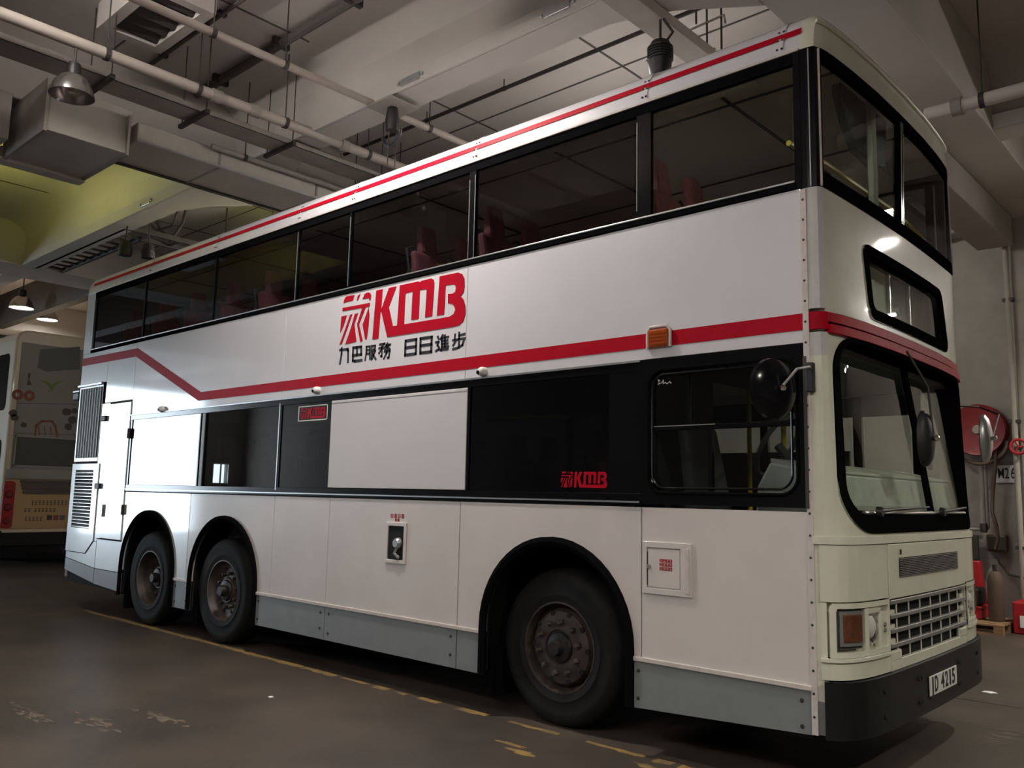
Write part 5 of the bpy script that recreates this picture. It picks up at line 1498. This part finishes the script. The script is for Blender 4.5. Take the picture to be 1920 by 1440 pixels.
for k in range(3):
    t_ = k * 2.094
    G().rod((a.x, 7.88, a.z), (a.x + .09 * math.cos(t_), 7.88, a.z + .09 * math.sin(t_)), .01, 6).build('wheel_spoke', 'red_paint', vl)
G().rod((a.x, 7.88, a.z), (a.x, 8.05, a.z), .02, 8).build('valve_stem', 'steel_dark', vl)
# ------------------------------------------------------------------ on the floor by the wall
def pallet(x, y, z, nm_label):
    t = thing('wooden_pallet', nm_label, 'pallet', (x, y, 0))
    for k in range(6):
        G().box(x - .5, x + .5, y - .4 + k * .15, y - .30 + k * .15, z + .10, z + .122).build('deck_board', 'wood', t, bevel=.004)
    for k in range(3):
        for j in range(3):
            G().box(x - .5 + k * .45, x - .4 + k * .45, y - .4 + j * .36, y - .31 + j * .36, z + .022, z + .10).build('block', 'wood', t)
    for j in range(3):
        G().box(x - .5, x + .5, y - .4 + j * .36, y - .31 + j * .36, z, z + .022).build('bottom_board', 'wood', t)
    return t
pc = pix(1862, 1172, 2, .0)
pallet(-1.25, 7.50, 0, 'pale wooden pallet on the floor by the back wall')
rb = thing('red_crate', 'red plastic crate lying on the pallet', 'crate', (-1.02, 7.7, .122))
G().box(-1.55, -1.06, 7.45, 7.85, .124, .27).build('crate_body', 'red_paint', rb, bevel=.02)
G().box(-1.56, -1.05, 7.44, 7.86, .25, .28).build('crate_rim', 'red_paint', rb, bevel=.01)
G().box(-1.3, -1.2, 7.435, 7.45, .15, .24).build('crate_label', 'paper', rb)
tb = thing('tool_case', 'black tool case on top of the red crate', 'case', (-1.25, 7.65, .28))
G().box(-1.50, -1.08, 7.50, 7.80, .282, .50).build('case_body', 'black_plastic', tb, bevel=.03)
G().tube([(-1.40, 7.65, .49), (-1.40, 7.65, .55), (-1.18, 7.65, .55), (-1.18, 7.65, .49)], .014, 8).build('case_handle', 'black_plastic', tb, smooth=True)
j = thing('trolley_jack', 'red upright jack leaning behind the black case', 'jack', (-1.28, 8.15, 0))
G().hexa([(-1.42, 8.12, 0), (-1.16, 8.12, 0), (-1.16, 8.3, 0), (-1.42, 8.3, 0), (-1.36, 8.14, .80), (-1.22, 8.14, .80), (-1.22, 8.25, .80), (-1.36, 8.25, .80)]).build('jack_body', 'red_paint', j, bevel=.02)
G().box(-1.36, -1.24, 8.15, 8.24, .80, 1.12).build('jack_handle', 'steel_dark', j, bevel=.01)
cy = thing('gas_cylinder', 'grey brown cylinder standing on the pallet beside the red crate', 'cylinder', (-.90, 7.5, .122))
G().lathe([(0, .122), (.085, .122), (.09, .14), (.09, .60), (.075, .68), (.04, .72), (0, .72)], (-.90, 7.5, .0), 'z', 24).build('cylinder_body', 'hose_brown', cy, smooth=True)
G().lathe([(0, .72), (.025, .72), (.025, .80), (0, .80)], (-.90, 7.5, 0), 'z', 12).build('cylinder_valve', 'steel_dark', cy, smooth=True)
rb2 = thing('red_crate', 'red crate on the floor under the downpipe', 'crate', (-.5, 7.6, 0))
G().box(-.72, -.25, 7.45, 7.85, .0, .38).build('crate_body', 'red_paint', rb2, bevel=.02)
G().box(-.64, -.54, 7.435, 7.45, .08, .22).build('crate_label', 'paper', rb2)
tag(G().tube([(-1.08, 8.34, .95), (-1.0, 8.2, .78), (-.85, 8.0, .66), (-.5, 7.92, .60), (0, 7.9, .66)], .016, 8).build('air_hose', 'rod', None, smooth=True),
    'dark hose sagging along the foot of the back wall', 'hose')
q = pix(1855, 1300, 2, 0)
tag(G().prism([(q.x - .05, q.y - .03), (q.x + .02, q.y - .045), (q.x + .06, q.y + .01), (q.x + .01, q.y + .04), (q.x - .04, q.y + .02)], 'XY', .001, .012).build('paper_scrap', 'paper', None, bevel=.002),
    'scrap of white paper on the floor by the bumper', 'litter')
for (px, py) in ((508, 1308),):
    q = pix(px, py, 2, 0)
    tag(G().prism([(q.x - .02, q.y - .012), (q.x + .015, q.y - .02), (q.x + .02, q.y + .012), (q.x - .012, q.y + .015)], 'XY', .001, .008).build('paper_scrap', 'paper', None), 'tiny pale scrap on the open floor beside the rear wheels', 'litter')
